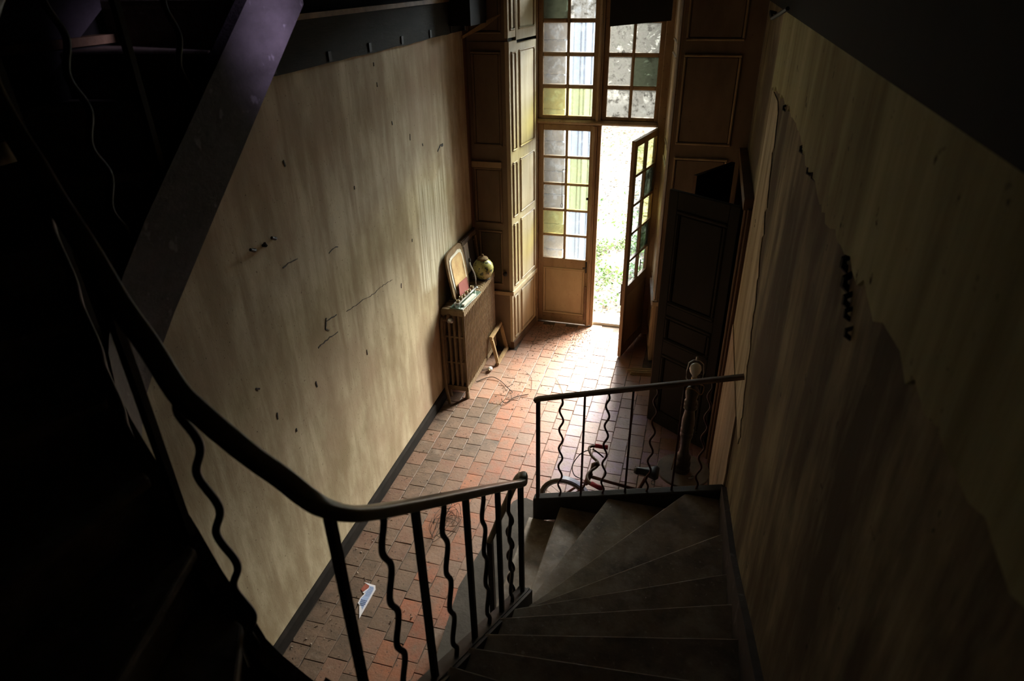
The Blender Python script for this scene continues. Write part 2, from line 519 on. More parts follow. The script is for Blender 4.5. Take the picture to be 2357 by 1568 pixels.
# older proud plaster coat with a ragged lower edge
poly = []
y = 4.95
random.seed(3)
low = []
while y > -0.7:
    low.append((y, 3.235 + random.uniform(-0.022, 0.022) + 0.03 * math.sin(y * 2.1)))
    y -= random.uniform(0.03, 0.09)
low.append((-0.7, 3.2))
mb = MB()
for i in range(len(low) - 1):
    (ya, za), (yb, zb) = low[i], low[i + 1]
    mb.hexa([(XR - 0.012, ya, za), (XR - 0.012, yb, zb), (XR - 0.012, yb, 3.66), (XR - 0.012, ya, 3.66)],
            [(XR + 0.01, ya, za), (XR + 0.01, yb, zb), (XR + 0.01, yb, 3.66), (XR + 0.01, ya, 3.66)])
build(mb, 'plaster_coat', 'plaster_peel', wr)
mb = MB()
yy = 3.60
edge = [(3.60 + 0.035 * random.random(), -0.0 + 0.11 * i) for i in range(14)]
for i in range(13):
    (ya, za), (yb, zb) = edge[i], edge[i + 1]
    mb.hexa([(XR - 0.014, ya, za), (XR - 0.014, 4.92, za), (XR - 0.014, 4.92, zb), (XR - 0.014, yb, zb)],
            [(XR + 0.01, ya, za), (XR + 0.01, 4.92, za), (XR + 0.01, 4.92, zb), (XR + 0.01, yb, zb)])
build(mb, 'plaster_patch', 'plaster_pale', wr)  # separate plaster coat, paler to stand in for the stronger light there
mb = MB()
def band_edge(z):
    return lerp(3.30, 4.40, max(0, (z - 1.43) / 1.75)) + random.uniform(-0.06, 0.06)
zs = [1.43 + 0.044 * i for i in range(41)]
ed = [band_edge(z) for z in zs]
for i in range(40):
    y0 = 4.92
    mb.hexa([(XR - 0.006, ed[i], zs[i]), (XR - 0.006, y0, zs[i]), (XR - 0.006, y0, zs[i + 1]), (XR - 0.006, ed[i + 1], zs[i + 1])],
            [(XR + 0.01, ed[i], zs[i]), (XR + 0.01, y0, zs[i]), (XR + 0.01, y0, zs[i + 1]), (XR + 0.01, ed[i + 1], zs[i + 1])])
build(mb, 'lit_band_plaster', 'plaster_lit_band', wr)  # ragged slab painted paler where door light brightens the wall
for (y, z, s) in ((3.05, 3.225, .022), (2.75, 3.21, .02), (2.62, 3.225, .02), (1.83, 3.2, .03), (1.77, 3.17, .03), (1.72, 3.14, .025), (1.68, 3.12, .02), (1.63, 3.09, .02), (4.0, 3.23, .02)):
    b = MB()
    b.tube([(XR + 0.012, y - 0.006, z - s), (XR - 0.0125, y, z - s * 0.3), (XR - 0.0125, y + 0.004, z + s * 0.3), (XR + 0.012, y, z + s)], s * 0.35, 6, up=Vector((0, 1, 0)))
    build(b, 'plaster_hole', 'dark', wr)
b = MB()
b.tube([(XR - 0.002, 4.58 + 0.025 * math.cos(t), 2.38 + 0.025 * math.sin(t)) for t in [0.7 + i * 0.5 for i in range(9)]], 0.006, 6)
build(b, 'wall_hook', 'dark', wr)
b = MB()
b.tube([(XR + 0.01, 5.75, 3.60), (XR - 0.05, 5.6, 3.62), (XR - 0.06, 5.2, 3.60), (XR - 0.06, 4.6, 3.66), (XR - 0.05, 4.3, 3.70)], 0.012, 6)
build(b, 'old_pipe', 'dark', wr)

wb = tag(empty('wall_back', (-1, -0.8, 0)), 'dark wall behind the stairs', 'wall', kind='structure')
mb = MB()
mb.box(XL - 0.3, XR + 0.3, -1.0, -0.7, 0, 6.0)
build(mb, 'plaster', 'dark_wall', wb)
cl = tag(empty('ceiling', (-1, 3, 6.0)), 'dark ceiling high over the stairwell', 'ceiling', kind='structure')
mb = MB()
mb.box(XL - 0.3, XR + 0.3, -1.0, 7.5, 6.0, 6.2)
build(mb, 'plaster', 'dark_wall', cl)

# wall of the entrance: everything round the doorway
wf = tag(empty('wall_front', (-1, 7.3, 0)), 'end wall with the tall glazed entrance doorway', 'wall', kind='structure')
mb = MB()
mb.box(XL - 0.3, -1.868, 6.53, 7.5, 0, 6.0)
mb.box(-1.868, -1.77, 7.24, 7.5, 0, 6.0)
mb.box(-0.30, XR + 0.9, 6.64, 7.5, 0, 6.0)
mb.box(-0.375, -0.30, 7.24, 7.5, 0, 6.0)
mb.box(-1.868, -0.30, 6.53, 7.5, 4.15, 6.0)
build(mb, 'masonry', 'dark_wall', wf)

# cupboard recess behind the dark double door in the right wall
mb = MB()
mb.box(1.2, 1.3, 4.9, 6.7, 0, 2.5)
mb.box(XR + 0.3, 1.3, 4.9, 5.0, 0, 2.5)
mb.box(XR + 0.3, 1.3, 6.62, 6.7, 0, 2.5)
mb.box(XR + 0.3, 1.3, 4.9, 6.7, 2.4, 2.5)
mb.box(XR + 0.3, 1.3, 4.9, 6.7, -0.05, 0)
build(mb, 'recess', 'dark_wall', wr)

# beam along the top of the left wall
bm_ = tag(empty('trim_1', (XL, 3, 3.43)), 'dark rough beam along the top of the ochre wall', 'beam', kind='structure')
mb = MB()
n = 40
ys = [-0.7 + 7.0 * i / n for i in range(n + 1)]
lo = [3.435 + random.uniform(-0.006, 0.006) for _ in ys]
for i in range(n):
    mb.hexa([(XL - 0.01, ys[i], lo[i]), (XL - 0.01, ys[i + 1], lo[i + 1]), (XL - 0.01, ys[i + 1], 3.69), (XL - 0.01, ys[i], 3.69)],
            [(XL + 0.035, ys[i], lo[i]), (XL + 0.035, ys[i + 1], lo[i + 1]), (XL + 0.035, ys[i + 1], 3.69), (XL + 0.035, ys[i], 3.69)])
build(mb, 'beam_board', 'beam_wood', bm_)
mb = MB()
mb.box(XL - 0.01, XL + 0.055, -0.7, 6.35, 3.69, 3.72)
build(mb, 'ledge', 'old_wood', bm_)
for y in (3.3, 3.9, 4.45, 4.987, 5.556, 6.05):
    mb = MB()
    mb.box(XL + 0.03, XL + 0.043, y - 0.018, y + 0.018, 3.445, 3.50)
    build(mb, 'peg', 'dark', bm_)
mb = MB()
mb.hexa([(-2.25, 6.29, 3.375), (-2.23, 6.29, 3.375), (-2.23, 6.29, 3.40), (-2.25, 6.29, 3.40)],
        [(-2.08, 6.44, 3.46), (-2.06, 6.44, 3.46), (-2.06, 6.44, 3.51), (-2.08, 6.44, 3.51)])
mb.hexa([(-2.08, 6.44, 3.46), (-2.06, 6.44, 3.46), (-2.06, 6.44, 3.51), (-2.08, 6.44, 3.51)],
        [(-1.93, 6.48, 3.56), (-1.92, 6.48, 3.56), (-1.92, 6.48, 3.57), (-1.93, 6.48, 3.57)])
build(mb, 'torn_lath', 'frame_wood', bm_)
mb = MB()
mb.box(XL + 0.0, -2.05, 6.0, 6.46, 3.50, 3.9)
build(mb, 'beam_end', 'dark_wall', bm_)

# skirting
bl = tag(empty('baseboard_left', (XL, 3, 0)), 'black skirting board along the foot of the ochre wall', 'skirting board', kind='structure')
mb = MB()
mb.box(XL - 0.005, XL + 0.022, -0.6, 6.44, 0, 0.10)
build(mb, 'board', 'skirting', bl)
mb = MB()
mb.sweep([(XL, -0.6, 0.10), (XL, 6.44, 0.10)], [(-0.0, 0), (0.0, 0.025), (0.008, 0.025), (0.022, 0.0)])
build(mb, 'bead', 'skirting', bl)


# ------------------------------------------------------------------ panelling
def rect_panel(root, tf, u0, u1, v0, v1, m_panel, m_mould, depth=0.012, mould=0.022):
    """recessed field with a raised moulding, on the plane u (along), v (height); -y of tf faces the room"""
    b = MB(tf)
    b.cbox(u0 + mould, u1 - mould, -0.004, 0.01, v0 + mould, v1 - mould, 0.010)
    build(b, 'panel', m_panel, root)
    b = MB(tf)
    e = mould
    for (a0, a1, c0, c1) in ((u0, u1, v0, v0 + e), (u0, u1, v1 - e, v1), (u0, u0 + e, v0 + e, v1 - e), (u1 - e, u1, v0 + e, v1 - e)):
        b.cbox(a0, a1, -0.014, 0.01, c0, c1, 0.007)
    build(b, 'panel_moulding', m_mould, root)


def plane_tf(p0, p1):
    """u along p0->p1, -y local points to the room side (to the right of travel reversed)"""
    d = Vector((p1[0] - p0[0], p1[1] - p0[1], 0)).normalized()
    nrm = Vector((-d.y, d.x, 0))
    return Matrix(((d.x, nrm.x, 0, p0[0]), (d.y, nrm.y, 0, p0[1]), (0, 0, 1, 0), (0, 0, 0, 1)))


def slab(root, tf, u0, u1, v0, v1, m, name='board', d0=0.0, d1=0.03):
    b = MB(tf)
    b.cbox(u0, u1, d0, d1, v0, v1, 0.003)
    return build(b, name, m, root)


pl = tag(empty('trim_2', (-2.05, 6.51, 0)), 'brown painted panelling facing the stairs, left of the doorway', 'panelling', kind='structure')
tf = plane_tf((-2.29, 6.51), (-1.868, 6.51))
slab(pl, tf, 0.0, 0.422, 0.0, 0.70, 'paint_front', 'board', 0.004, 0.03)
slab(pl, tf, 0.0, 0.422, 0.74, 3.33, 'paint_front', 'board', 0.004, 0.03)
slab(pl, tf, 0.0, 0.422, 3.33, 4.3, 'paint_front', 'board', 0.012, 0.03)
slab(pl, tf, 0.12, 0.430, 0.70, 0.745, 'paint', 'dado_rail', -0.02, 0.03)
rect_panel(pl, tf, 0.05, 0.35, 2.36, 3.25, 'paint_front', 'paint_front')
rect_panel(pl, tf, 0.03, 0.335, 1.53, 2.14, 'paint_front', 'paint_front')
b = MB(tf)
b.prism([(0, 0)] * 0 + [(0.0, -0.022), (0.335, -0.022), (0.335, 0.01), (0.0, 0.01)], 2.14, 2.20)
build(b, 'shelf_lip', 'paint', pl)
rect_panel(pl, tf, 0.055, 0.325, 0.82, 1.46, 'dark_panel', 'paint_front')
rect_panel(pl, tf, 0.02, 0.36, 3.40, 4.2, 'paint_front', 'paint_front')
b = MB()
b.lathe([(0.012, 0), (0.010, 0.02), (0.022, 0.028), (0.026, 0.038), (0.018, 0.048), (0.0, 0.05)])
kb = MB(Matrix.Translation((-1.936, 6.512, 0.965)) @ Matrix.Rotation(R(90), 4, 'X'))
kb.lathe([(0.012, 0), (0.010, 0.02), (0.022, 0.028), (0.026, 0.038), (0.018, 0.048), (0.001, 0.05)])
tag(build(kb, 'round_knob', 'dark', pl, True), 'black round knob')

pr = tag(empty('trim_3', (-1.82, 6.87, 0)), 'pale panelled reveal on the left side of the doorway', 'panelling', kind='structure')
tf = plane_tf((-1.868, 6.51), (-1.771, 7.235))
Lr = 0.731
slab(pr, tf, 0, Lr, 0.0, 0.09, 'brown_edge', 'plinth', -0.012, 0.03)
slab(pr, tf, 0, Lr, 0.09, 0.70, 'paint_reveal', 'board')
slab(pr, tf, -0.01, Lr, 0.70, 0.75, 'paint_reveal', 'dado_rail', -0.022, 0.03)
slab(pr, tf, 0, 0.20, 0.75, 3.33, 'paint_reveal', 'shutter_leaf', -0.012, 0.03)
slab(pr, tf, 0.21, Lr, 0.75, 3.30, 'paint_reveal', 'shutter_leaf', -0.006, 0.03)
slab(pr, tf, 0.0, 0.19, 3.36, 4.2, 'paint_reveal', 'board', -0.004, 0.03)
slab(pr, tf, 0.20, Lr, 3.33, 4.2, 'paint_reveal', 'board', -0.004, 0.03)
for (u0, u1, dz) in ((0.05, 0.155, 0.012), (0.26, 0.66, 0.006)):
    t2 = tf @ Matrix.Translation((0, -dz, 0))
    for v0, v1 in ((0.80, 1.53), (1.60, 2.19), (2.30, 3.24)):
        rect_panel(pr, t2, u0, u1, v0, v1, 'paint_reveal', 'moulding', mould=0.016)
    rect_panel(pr, tf, u0, u1, 0.13, 0.665, 'paint_reveal', 'moulding', mould=0.016)
    rect_panel(pr, tf @ Matrix.Translation((0, -0.004, 0)), u0, u1, 3.42, 4.15, 'paint_reveal', 'moulding', mould=0.016)

pf = tag(empty('trim_4', (0.05, 6.62, 0)), 'brown painted panelling facing the stairs, right of the doorway', 'panelling', kind='structure')
tf = plane_tf((-0.30, 6.62), (0.42, 6.62))
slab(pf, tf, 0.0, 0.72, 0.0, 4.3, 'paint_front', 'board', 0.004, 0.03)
rect_panel(pf, tf, 0.06, 0.56, 2.43, 3.23, 'paint_front', 'moulding')
rect_panel(pf, tf, 0.06, 0.56, 0.80, 2.31, 'paint_front', 'moulding')
rect_panel(pf, tf, 0.06, 0.56, 0.12, 0.66, 'paint_front', 'moulding')
rect_panel(pf, tf, 0.06, 0.56, 3.34, 4.2, 'paint_front', 'moulding')
slab(pf, tf, -0.012, 0.012, 0.78, 4.15, 'white_edge', 'edge_bead', -0.012, 0.03)
slab(pf, tf, -0.01, 0.72, 0.70, 0.75, 'paint', 'dado_rail', -0.02, 0.03)

ps = tag(empty('trim_5', (-0.34, 6.95, 0)), 'panelled reveal on the right side of the doorway, behind the open leaf', 'panelling', kind='structure')
tf = plane_tf((-0.372, 7.235), (-0.30, 6.62))
slab(ps, tf, 0, 0.619, 0.0, 0.70, 'paint', 'board')
slab(ps, tf, 0, 0.62, 0.70, 0.76, 'white_edge', 'dado_rail', -0.025, 0.03)
slab(ps, tf, 0, 0.619, 0.76, 4.15, 'paint', 'board')
for v0, v1 in ((0.14, 0.66), (0.84, 2.2), (2.35, 3.2), (3.3, 4.1)):
    rect_panel(ps, tf, 0.06, 0.56, v0, v1, 'paint', 'moulding')

# door frame, transom rail and mullion
df = tag(empty('trim_6', (-1.07, 7.30, 0)), 'weathered brown frame of the double entrance door', 'door frame', kind='structure')
mb = MB(); mb.cbox(-1.81, -1.757, 7.24, 7.38, 0, 4.15, 0.006); build(mb, 'jamb', 'paint_frame', df)
mb = MB(); mb.cbox(-0.462, -0.36, 7.24, 7.38, 0, 4.15, 0.006); build(mb, 'jamb', 'paint_frame', df)
mb = MB(); mb.cbox(-1.757, -0.462, 7.25, 7.37, 2.452, 2.50, 0.008); mb.cbox(-1.757, -0.462, 7.235, 7.25, 2.463, 2.487, 0.006); build(mb, 'transom_rail', 'paint_frame', df)
mb = MB(); mb.cbox(-1.117, -1.067, 7.245, 7.37, 2.50, 4.15, 0.008); mb.cbox(-1.102, -1.082, 7.225, 7.245, 2.50, 4.15, 0.006); build(mb, 'mullion', 'paint_frame', df)
mb = MB(); mb.cbox(-1.757, -0.462, 7.25, 7.37, 4.08, 4.15, 0.006); build(mb, 'head', 'paint_frame', df)
mb = MB(); mb.box(-1.77, -0.37, 7.36, 7.62, -0.03, 0.03); build(mb, 'threshold', 'sill', df)


def glazed(root, tf, us, vs, panes, fw, depth=0.04, m='paint_frame'):
    """us / vs: edges of the glass columns and rows; fw: (u0,u1,v0,v1) outer size of the frame"""
    u0, u1, v0, v1 = fw
    def one(a0, a1, c0, c1, nm, e=0.005, dd=0.0):
        b = MB(tf)
        b.cbox(a0, a1, dd, depth, c0, c1, e)
        build(b, nm, m, root)
    one(u0, us[0][0], v0, v1, 'stile')
    one(us[-1][1], u1, v0, v1, 'stile')
    one(us[0][0], us[-1][1], vs[-1][1], v1, 'rail')
    one(us[0][0], us[-1][1], v0, vs[0][0], 'rail') if vs[0][0] - v0 < 0.2 else None
    for i in range(len(us) - 1):
        one(us[i][1], us[i + 1][0], vs[0][0], vs[-1][1], 'glazing_bar', 0.008, 0.004)
    for j in range(len(vs) - 1):
        for i in range(len(us)):
            one(us[i][0], us[i][1], vs[j][1], vs[j + 1][0], 'glazing_bar', 0.008, 0.004)
    for j, (c0, c1) in enumerate(vs):
        for i, (a0, a1) in enumerate(us):
            b = MB(tf)
            b.box(a0 - 0.003, a1 + 0.003, depth * 0.55, depth * 0.55 + 0.004, c0 - 0.003, c1 + 0.003)
            build(b, 'pane', panes[j][i], root)


C_, G_, F_, K_ = 'pane_clear', 'pane_green', 'pane_frost', 'pane_dark'
rows = [(0.877 + 0.306 * j, 0.877 + 0.306 * j + 0.278) for j in range(5)]
leaf_panes = [[C_, C_], [G_, C_], [C_, G_], [C_, G_], [C_, C_]]


def leaf(root, tf, w, panes, mirror=False):
    c0, c1 = 0.062, w - 0.075
    mid = (c0 + c1) / 2
    us = [(c0, mid - 0.014), (mid + 0.014, c1)]
    glazed(root, tf, us, rows, panes, (0, w, 0.012, 2.445))
    b = MB(tf); b.cbox(0.062, w - 0.075, 0, 0.04, 0.76, 0.877, 0.005); build(b, 'rail', 'paint_frame', root)
    b = MB(tf); b.cbox(0.062, w - 0.075, 0, 0.04, 0.012, 0.13, 0.005); build(b, 'rail', 'paint_frame', root)
    b = MB(tf); b.cbox(0.082, w - 0.095, 0.008, 0.03, 0.15, 0.74, 0.012); build(b, 'door_panel', 'paint', root)
    b = MB(tf)
    for a in ((0.062, w - 0.075, 0.13, 0.155), (0.062, w - 0.075, 0.735, 0.76), (0.062, 0.087, 0.155, 0.735), (w - 0.1, w - 0.075, 0.155, 0.735)):
        b.cbox(a[0], a[1], -0.006, 0.03, a[2], a[3], 0.008)
    build(b, 'panel_moulding', 'paint', root)


d1 = tag(empty('door_1', (-1.755, 7.29, 0)), 'closed left leaf of the glazed entrance door, with one pane open on a chain', 'door', kind='structure')
tf1 = plane_tf((-1.755, 7.285), (-1.06, 7.285))
leaf(d1, tf1, 0.655, leaf_panes)
b = MB(tf1); b.cbox(0.605, 0.655, -0.022, 0.0, 0.012, 2.445, 0.008); b.cbox(0.62, 0.638, -0.036, -0.022, 0.012, 2.445, 0.006); build(b, 'meeting_stile', 'paint_frame', d1)
b = MB(tf1); b.cbox(0.655, 0.70, 0.0, 0.05, 0.012, 2.445, 0.006); build(b, 'rebate', 'paint_frame', d1)
b = MB(tf1)
b.cbox(0.585, 0.605, -0.012, 0.0, 0.72, 0.86, 0.004)
b.tube([(0.595, -0.012, 0.80), (0.595, -0.045, 0.80), (0.56, -0.055, 0.80)], 0.009, 6)
tag(build(b, 'door_handle', 'dark', d1), 'rusty dark lever handle')
b = MB(tf1)
b.tube([(0.600, -0.030, 0.10), (0.600, -0.030, 0.55)], 0.008, 6)
for z in (0.12, 0.33, 0.53):
    b.box(0.588, 0.612, -0.034, -0.02, z - 0.02, z + 0.02)
build(b, 'espagnolette_bolt', 'rust', d1)
b = MB(tf1)
b.tube([(0.33, -0.004, 1.96), (0.29, -0.012, 1.955), (0.283, -0.012, 1.95), (0.283, -0.012, 1.56)], 0.003, 5)
b.tube([(0.283 + 0.012 * math.cos(t), -0.012, 1.54 + 0.022 * math.sin(t)) for t in [i * 0.63 for i in range(10)]], 0.003, 5, closed=True)
build(b, 'pull_chain', 'dark', d1)
for z in (0.25, 1.25, 2.2):
    b = MB(); b.tube([(-1.76, 7.268, z - 0.06), (-1.76, 7.268, z + 0.06)], 0.011, 6); build(b, 'hinge', 'rust', d1)
b = MB(tf1); b.lathe([(0.001, 0)] * 0 + [(0.016, -0.002), (0.016, 0.002)], (0, 0, 0))
kb = MB(tf1 @ Matrix.Translation((0.575, 0.002, 1.63)) @ Matrix.Rotation(R(90), 4, 'X'))
kb.lathe([(0.016, 0), (0.014, 0.006), (0.001, 0.006)], k=12)
build(kb, 'keyhole', 'dark', d1)

d2 = tag(empty('door_2', (-0.475, 7.29, 0)), 'right leaf of the glazed entrance door standing open into the hall', 'door', kind='structure')
tf2 = plane_tf((-0.654, 6.611), (-0.475, 7.285))
tf2 = tf2 @ Matrix.Identity(4)
def flip(tf, w):
    return tf @ Matrix(((-1, 0, 0, w), (0, -1, 0, 0), (0, 0, 1, 0), (0, 0, 0, 1)))
tf2 = flip(plane_tf((-0.654, 6.611), (-0.475, 7.285)), 0.697)   # its inside faces the right reveal; seen from the stairs edge-on
leaf(d2, tf2, 0.697, [[C_, C_], [K_, C_], [G_, C_], [K_, C_], [G_, G_]])
for side in (-1,):
    b = MB(tf2)
    b.tube([(0.64, -0.03, 0.80), (0.64, 0.0, 0.80)], 0.008, 6)
    b.tube([(0.60, -0.034, 0.80), (0.68, -0.034, 0.80)], 0.008, 6)
    tag(build(b, 'door_handle', 'dark', d2), 'black T-shaped handle')
b = MB(tf2); b.box(0.655, 0.697, -0.01, 0.0, 0.66, 0.92); build(b, 'lock_plate', 'rust', d2)
b = MB(tf2); b.tube([(0.12, -0.012, 0.1), (0.12, -0.012, 1.0)], 0.007, 6); build(b, 'bolt_rod', 'rust', d2)

for nm, x0, x1, lab, pn in (('window_1', -1.757, -1.117, 'left transom light above the closed door leaf', [[G_, G_], [C_, C_], [C_, C_], [K_, F_], [C_, C_]]),
                            ('window_2', -1.067, -0.462, 'right transom light with cobwebbed dirty panes, above the open doorway', [[F_, F_], [F_, K_], [F_, F_], [K_, F_], [F_, F_]])):
    w = tag(empty(nm, (x0, 7.29, 2.5)), lab, 'window', kind='structure')
    t = plane_tf((x0, 7.28), (x1, 7.28))
    W_ = x1 - x0
    us = [(0.055, W_ / 2 - 0.015), (W_ / 2 + 0.015, W_ - 0.05)]
    vs = [(2.538 + 0.3155 * j, 2.538 + 0.3155 * j + 0.275) for j in range(5)]
    glazed(w, t, us, vs, pn, (0, W_, 2.50, 4.08))

# black board hanging in front of the transom
hb = MB()
hb.hexa([(-0.968, 6.9, 3.435), (-0.40, 6.9, 3.485), (-0.40, 6.9, 4.15), (-0.972, 6.9, 4.15)],
        [(-0.968, 6.945, 3.435), (-0.40, 6.945, 3.485), (-0.40, 6.945, 4.15), (-0.972, 6.945, 4.15)])
tag(build(hb, 'hanging_board', 'black_wood', loc=(-0.68, 6.92, 3.435)), 'crooked black board hanging in front of the right transom panes', 'board')

# dark double door of the right wall
def plank_door(root, p0, p1, h, panels, top_cut=0.0):
    t = plane_tf(p0, p1)
    w = (Vector(p1) - Vector(p0)).length
    st = 0.09
    edges = [0.01] + [e for pp in panels for e in pp] + [h]
    for (a, c, nm) in ((0, st, 'stile'), (w - st, w, 'stile')):
        b = MB(t); b.cbox(a, c, 0, 0.038, 0.01, h, 0.004); build(b, nm, 'grey_door', root)
    for i in range(0, len(edges), 2):
        b = MB(t); b.cbox(st, w - st, 0, 0.038, edges[i], edges[i + 1], 0.004); build(b, 'rail', 'grey_door', root)
    for v0, v1 in panels:
        b = MB(t); b.cbox(st + 0.03, w - st - 0.03, 0.004, 0.03, v0 + 0.03, v1 - 0.03, 0.02); build(b, 'door_panel', 'grey_door', root)
        b = MB(t)
        for a in ((st, w - st, v0, v0 + 0.035), (st, w - st, v1 - 0.035, v1), (st, st + 0.035, v0 + 0.035, v1 - 0.035), (w - st - 0.035, w - st, v0 + 0.035, v1 - 0.035)):
            b.cbox(a[0], a[1], -0.008, 0.03, a[2], a[3], 0.012)
        build(b, 'panel_moulding', 'grey_door', root)
    b = MB(t); b.box(-0.004, 0.0, 0.002, 0.036, 0.01, h); build(b, 'edge_strip', 'brown_edge', root)


d3 = tag(empty('door_3', (0.34, 5.1, 0)), 'dark grey panelled door leaf standing open into the hall, nearer the stairs', 'door', kind='structure')
plank_door(d3, (-0.205, 5.475), (0.345, 5.105), 2.32, [(0.13, 0.80), (0.93, 1.20), (1.30, 2.17)])
d4 = tag(empty('door_4', (0.33, 6.48, 0)), 'second dark door leaf, half hidden behind the grey panelled leaf', 'door', kind='structure')
plank_door(d4, (0.0, 5.94), (0.325, 6.48), 2.32, [(0.13, 0.80), (0.93, 1.20), (1.30, 2.17)])
d5 = tag(empty('trim_7', (0.4, 5.7, 0)), 'battered wooden casing round the dark door in the right wall', 'door casing', kind='structure')
mb = MB(); mb.cbox(0.365, 0.43, 4.985, 5.085, 0, 2.36, 0.006); build(mb, 'jamb', 'brown_edge', d5)
mb = MB(); mb.cbox(0.385, 0.43, 4.93, 4.985, 0, 2.36, 0.006); build(mb, 'jamb_moulding', 'brown_edge', d5)
mb = MB(); mb.box(0.35, 0.43, 4.96, 6.60, 2.345, 2.43); build(mb, 'head', 'brown_edge', d5)
mb = MB(); mb.cbox(0.365, 0.43, 6.50, 6.60, 0, 2.36, 0.006); build(mb, 'jamb', 'brown_edge', d5)

# ------------------------------------------------------------------ tiled floor
fl = tag(empty('floor', (-1, 4, 0)), 'worn terracotta tile floor of the entrance hall', 'floor', kind='structure')
mb = MB(); mb.box(XL - 0.3, XR + 0.3, -0.9, 7.36, -0.15, -0.006)
build(mb, 'mortar_bed', 'mortar', fl)
PX, PY, GAP = 0.148, 0.1735, 0.0035
random.seed(11)
meshes = []
for k in range(6):
    b = MB()
    w, l = (PX - GAP) / 2, (PY - GAP) / 2
    j = lambda s: random.uniform(-s, s)
    cs = [(-w + j(.003), -l + j(.003)), (w + j(.003), -l + j(.003)), (w + j(.003), l + j(.003)), (-w + j(.003), l + j(.003))]
    e = 0.0028
    top = [(x - math.copysign(e, x), y - math.copysign(e, y)) for x, y in cs]
    v = [(x, y, -0.02) for x, y in cs] + [(x, y, -0.002) for x, y in cs] + [(x, y, 0.0) for x, y in top]
    f = [(3, 2, 1, 0), (8, 9, 10, 11)]
    for i in range(4):
        q = (i + 1) % 4
        f += [(i, q, 4 + q, 4 + i), (4 + i, 4 + q, 8 + q, 8 + i)]
    b.add(v, f)
    meshes.append(b)
tile_me = []
for k, b in enumerate(meshes):
    me = D.meshes.new('tile')
    me.from_pydata([tuple(p) for p in b.v], [], b.f)
    me.materials.append(M['tile'])
    tile_me.append(me)
cells = []
for ix in range(0, 19):
    x = XL + 0.022 + PX * (ix + 0.5)
    if x > XR - 0.05:
        continue
    sh = (0.5 if ix % 2 else 0.0) + random.uniform(-0.12, 0.12)
    iy = 0
    while True:
        y = 1.9 + PY * (iy + sh)
        iy += 1
        if y > 7.28:
            break
        if x > -1.85 - 0.0 + 0.0 and False:
            pass
        # only where floor shows: clear of panelling and the plinth step
        if y > 6.45 and (x < -1.80 or x > -0.36):
            continue
        if x > -1.12 and y < 3.6:
            continue
        cells.append((x, y))
cells.sort(key=lambda c: (Vector((c[0], c[1], 0)) - CAM).length)
far = MB()
def tile_col(x, y):
    r = random.random()
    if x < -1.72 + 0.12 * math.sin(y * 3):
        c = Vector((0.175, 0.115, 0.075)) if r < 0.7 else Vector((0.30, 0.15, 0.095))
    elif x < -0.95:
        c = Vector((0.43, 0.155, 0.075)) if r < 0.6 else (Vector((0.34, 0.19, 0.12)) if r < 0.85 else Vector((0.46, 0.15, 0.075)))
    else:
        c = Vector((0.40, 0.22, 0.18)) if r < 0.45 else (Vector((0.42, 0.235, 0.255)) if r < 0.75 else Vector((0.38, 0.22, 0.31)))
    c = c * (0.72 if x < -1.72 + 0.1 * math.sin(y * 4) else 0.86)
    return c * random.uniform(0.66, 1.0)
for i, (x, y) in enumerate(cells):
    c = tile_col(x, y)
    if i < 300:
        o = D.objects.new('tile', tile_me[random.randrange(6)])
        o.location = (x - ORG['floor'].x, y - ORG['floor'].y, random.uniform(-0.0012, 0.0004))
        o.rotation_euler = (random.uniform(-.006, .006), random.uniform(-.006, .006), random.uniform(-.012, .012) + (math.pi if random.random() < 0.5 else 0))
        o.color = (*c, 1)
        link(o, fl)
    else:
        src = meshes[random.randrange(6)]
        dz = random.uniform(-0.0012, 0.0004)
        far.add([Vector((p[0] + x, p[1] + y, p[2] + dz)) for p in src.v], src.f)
tag(build(far, 'far_tiles', 'tile_far', fl), kind='stuff')

# ------------------------------------------------------------------ staircase
RISE = 0.16
st = tag(empty('staircase', (-0.1, 2.4, 0)), 'dark worn wooden winding staircase turning down to the tiled hall', 'staircase')
def zt(k):
    return RISE * k
NI = {2: (-0.92, 2.50), 3: (-0.70, 2.62), 4: (-0.655, 2.55), 5: (-0.645, 2.36), 6: (-0.645, 2.22), 7: (-0.645, 2.10), 8: (-0.645, 1.92), 9: (-0.645, 1.71),
      10: (-0.645, 1.525), 11: (-0.645, 1.33), 12: (-0.645, 1.13), 13: (-0.67, 0.93), 14: (-0.885, 0.868), 15: (-1.045, 0.905), 16: (-1.205, 0.985), 17: (-1.36, 1.06),
      18: (-1.53, 1.16), 19: (-1.675, 1.34), 20: (-1.70, 1.55), 21: (-1.70, 1.75), 22: (-1.70, 1.95), 23: (-1.70, 2.15), 24: (-1.70, 2.35), 25: (-1.70, 2.55), 26: (-1.70, 2.75), 27: (-1.70, 2.95)}
NO = {2: (-0.905, 3.56), 3: (-0.665, 3.56), 4: (-0.322, 3.56), 5: (0.195, 3.56), 6: (0.41, 3.07), 7: (0.41, 2.61), 8: (0.41, 2.28), 9: (0.41, 1.963), 10: (0.41, 1.625),
      11: (0.41, 1.29), 12: (0.41, 0.95), 13: (0.41, 0.50), 14: (0.41, -0.10), 15: (-0.1, -0.69), 16: (-0.8, -0.69), 17: (-1.55, -0.69), 18: (-2.28, -0.2), 19: (-2.28, 0.5),
      20: (-2.28, 1.1), 21: (-2.28, 1.45), 22: (-2.28, 1.75), 23: (-2.28, 2.05), 24: (-2.28, 2.3), 25: (-2.28, 2.52), 26: (-2.28, 2.74), 27: (-2.28, 2.95)}
CORNER = {5: (0.41, 3.56), 14: (0.41, -0.69), 17: (-2.28, -0.69)}
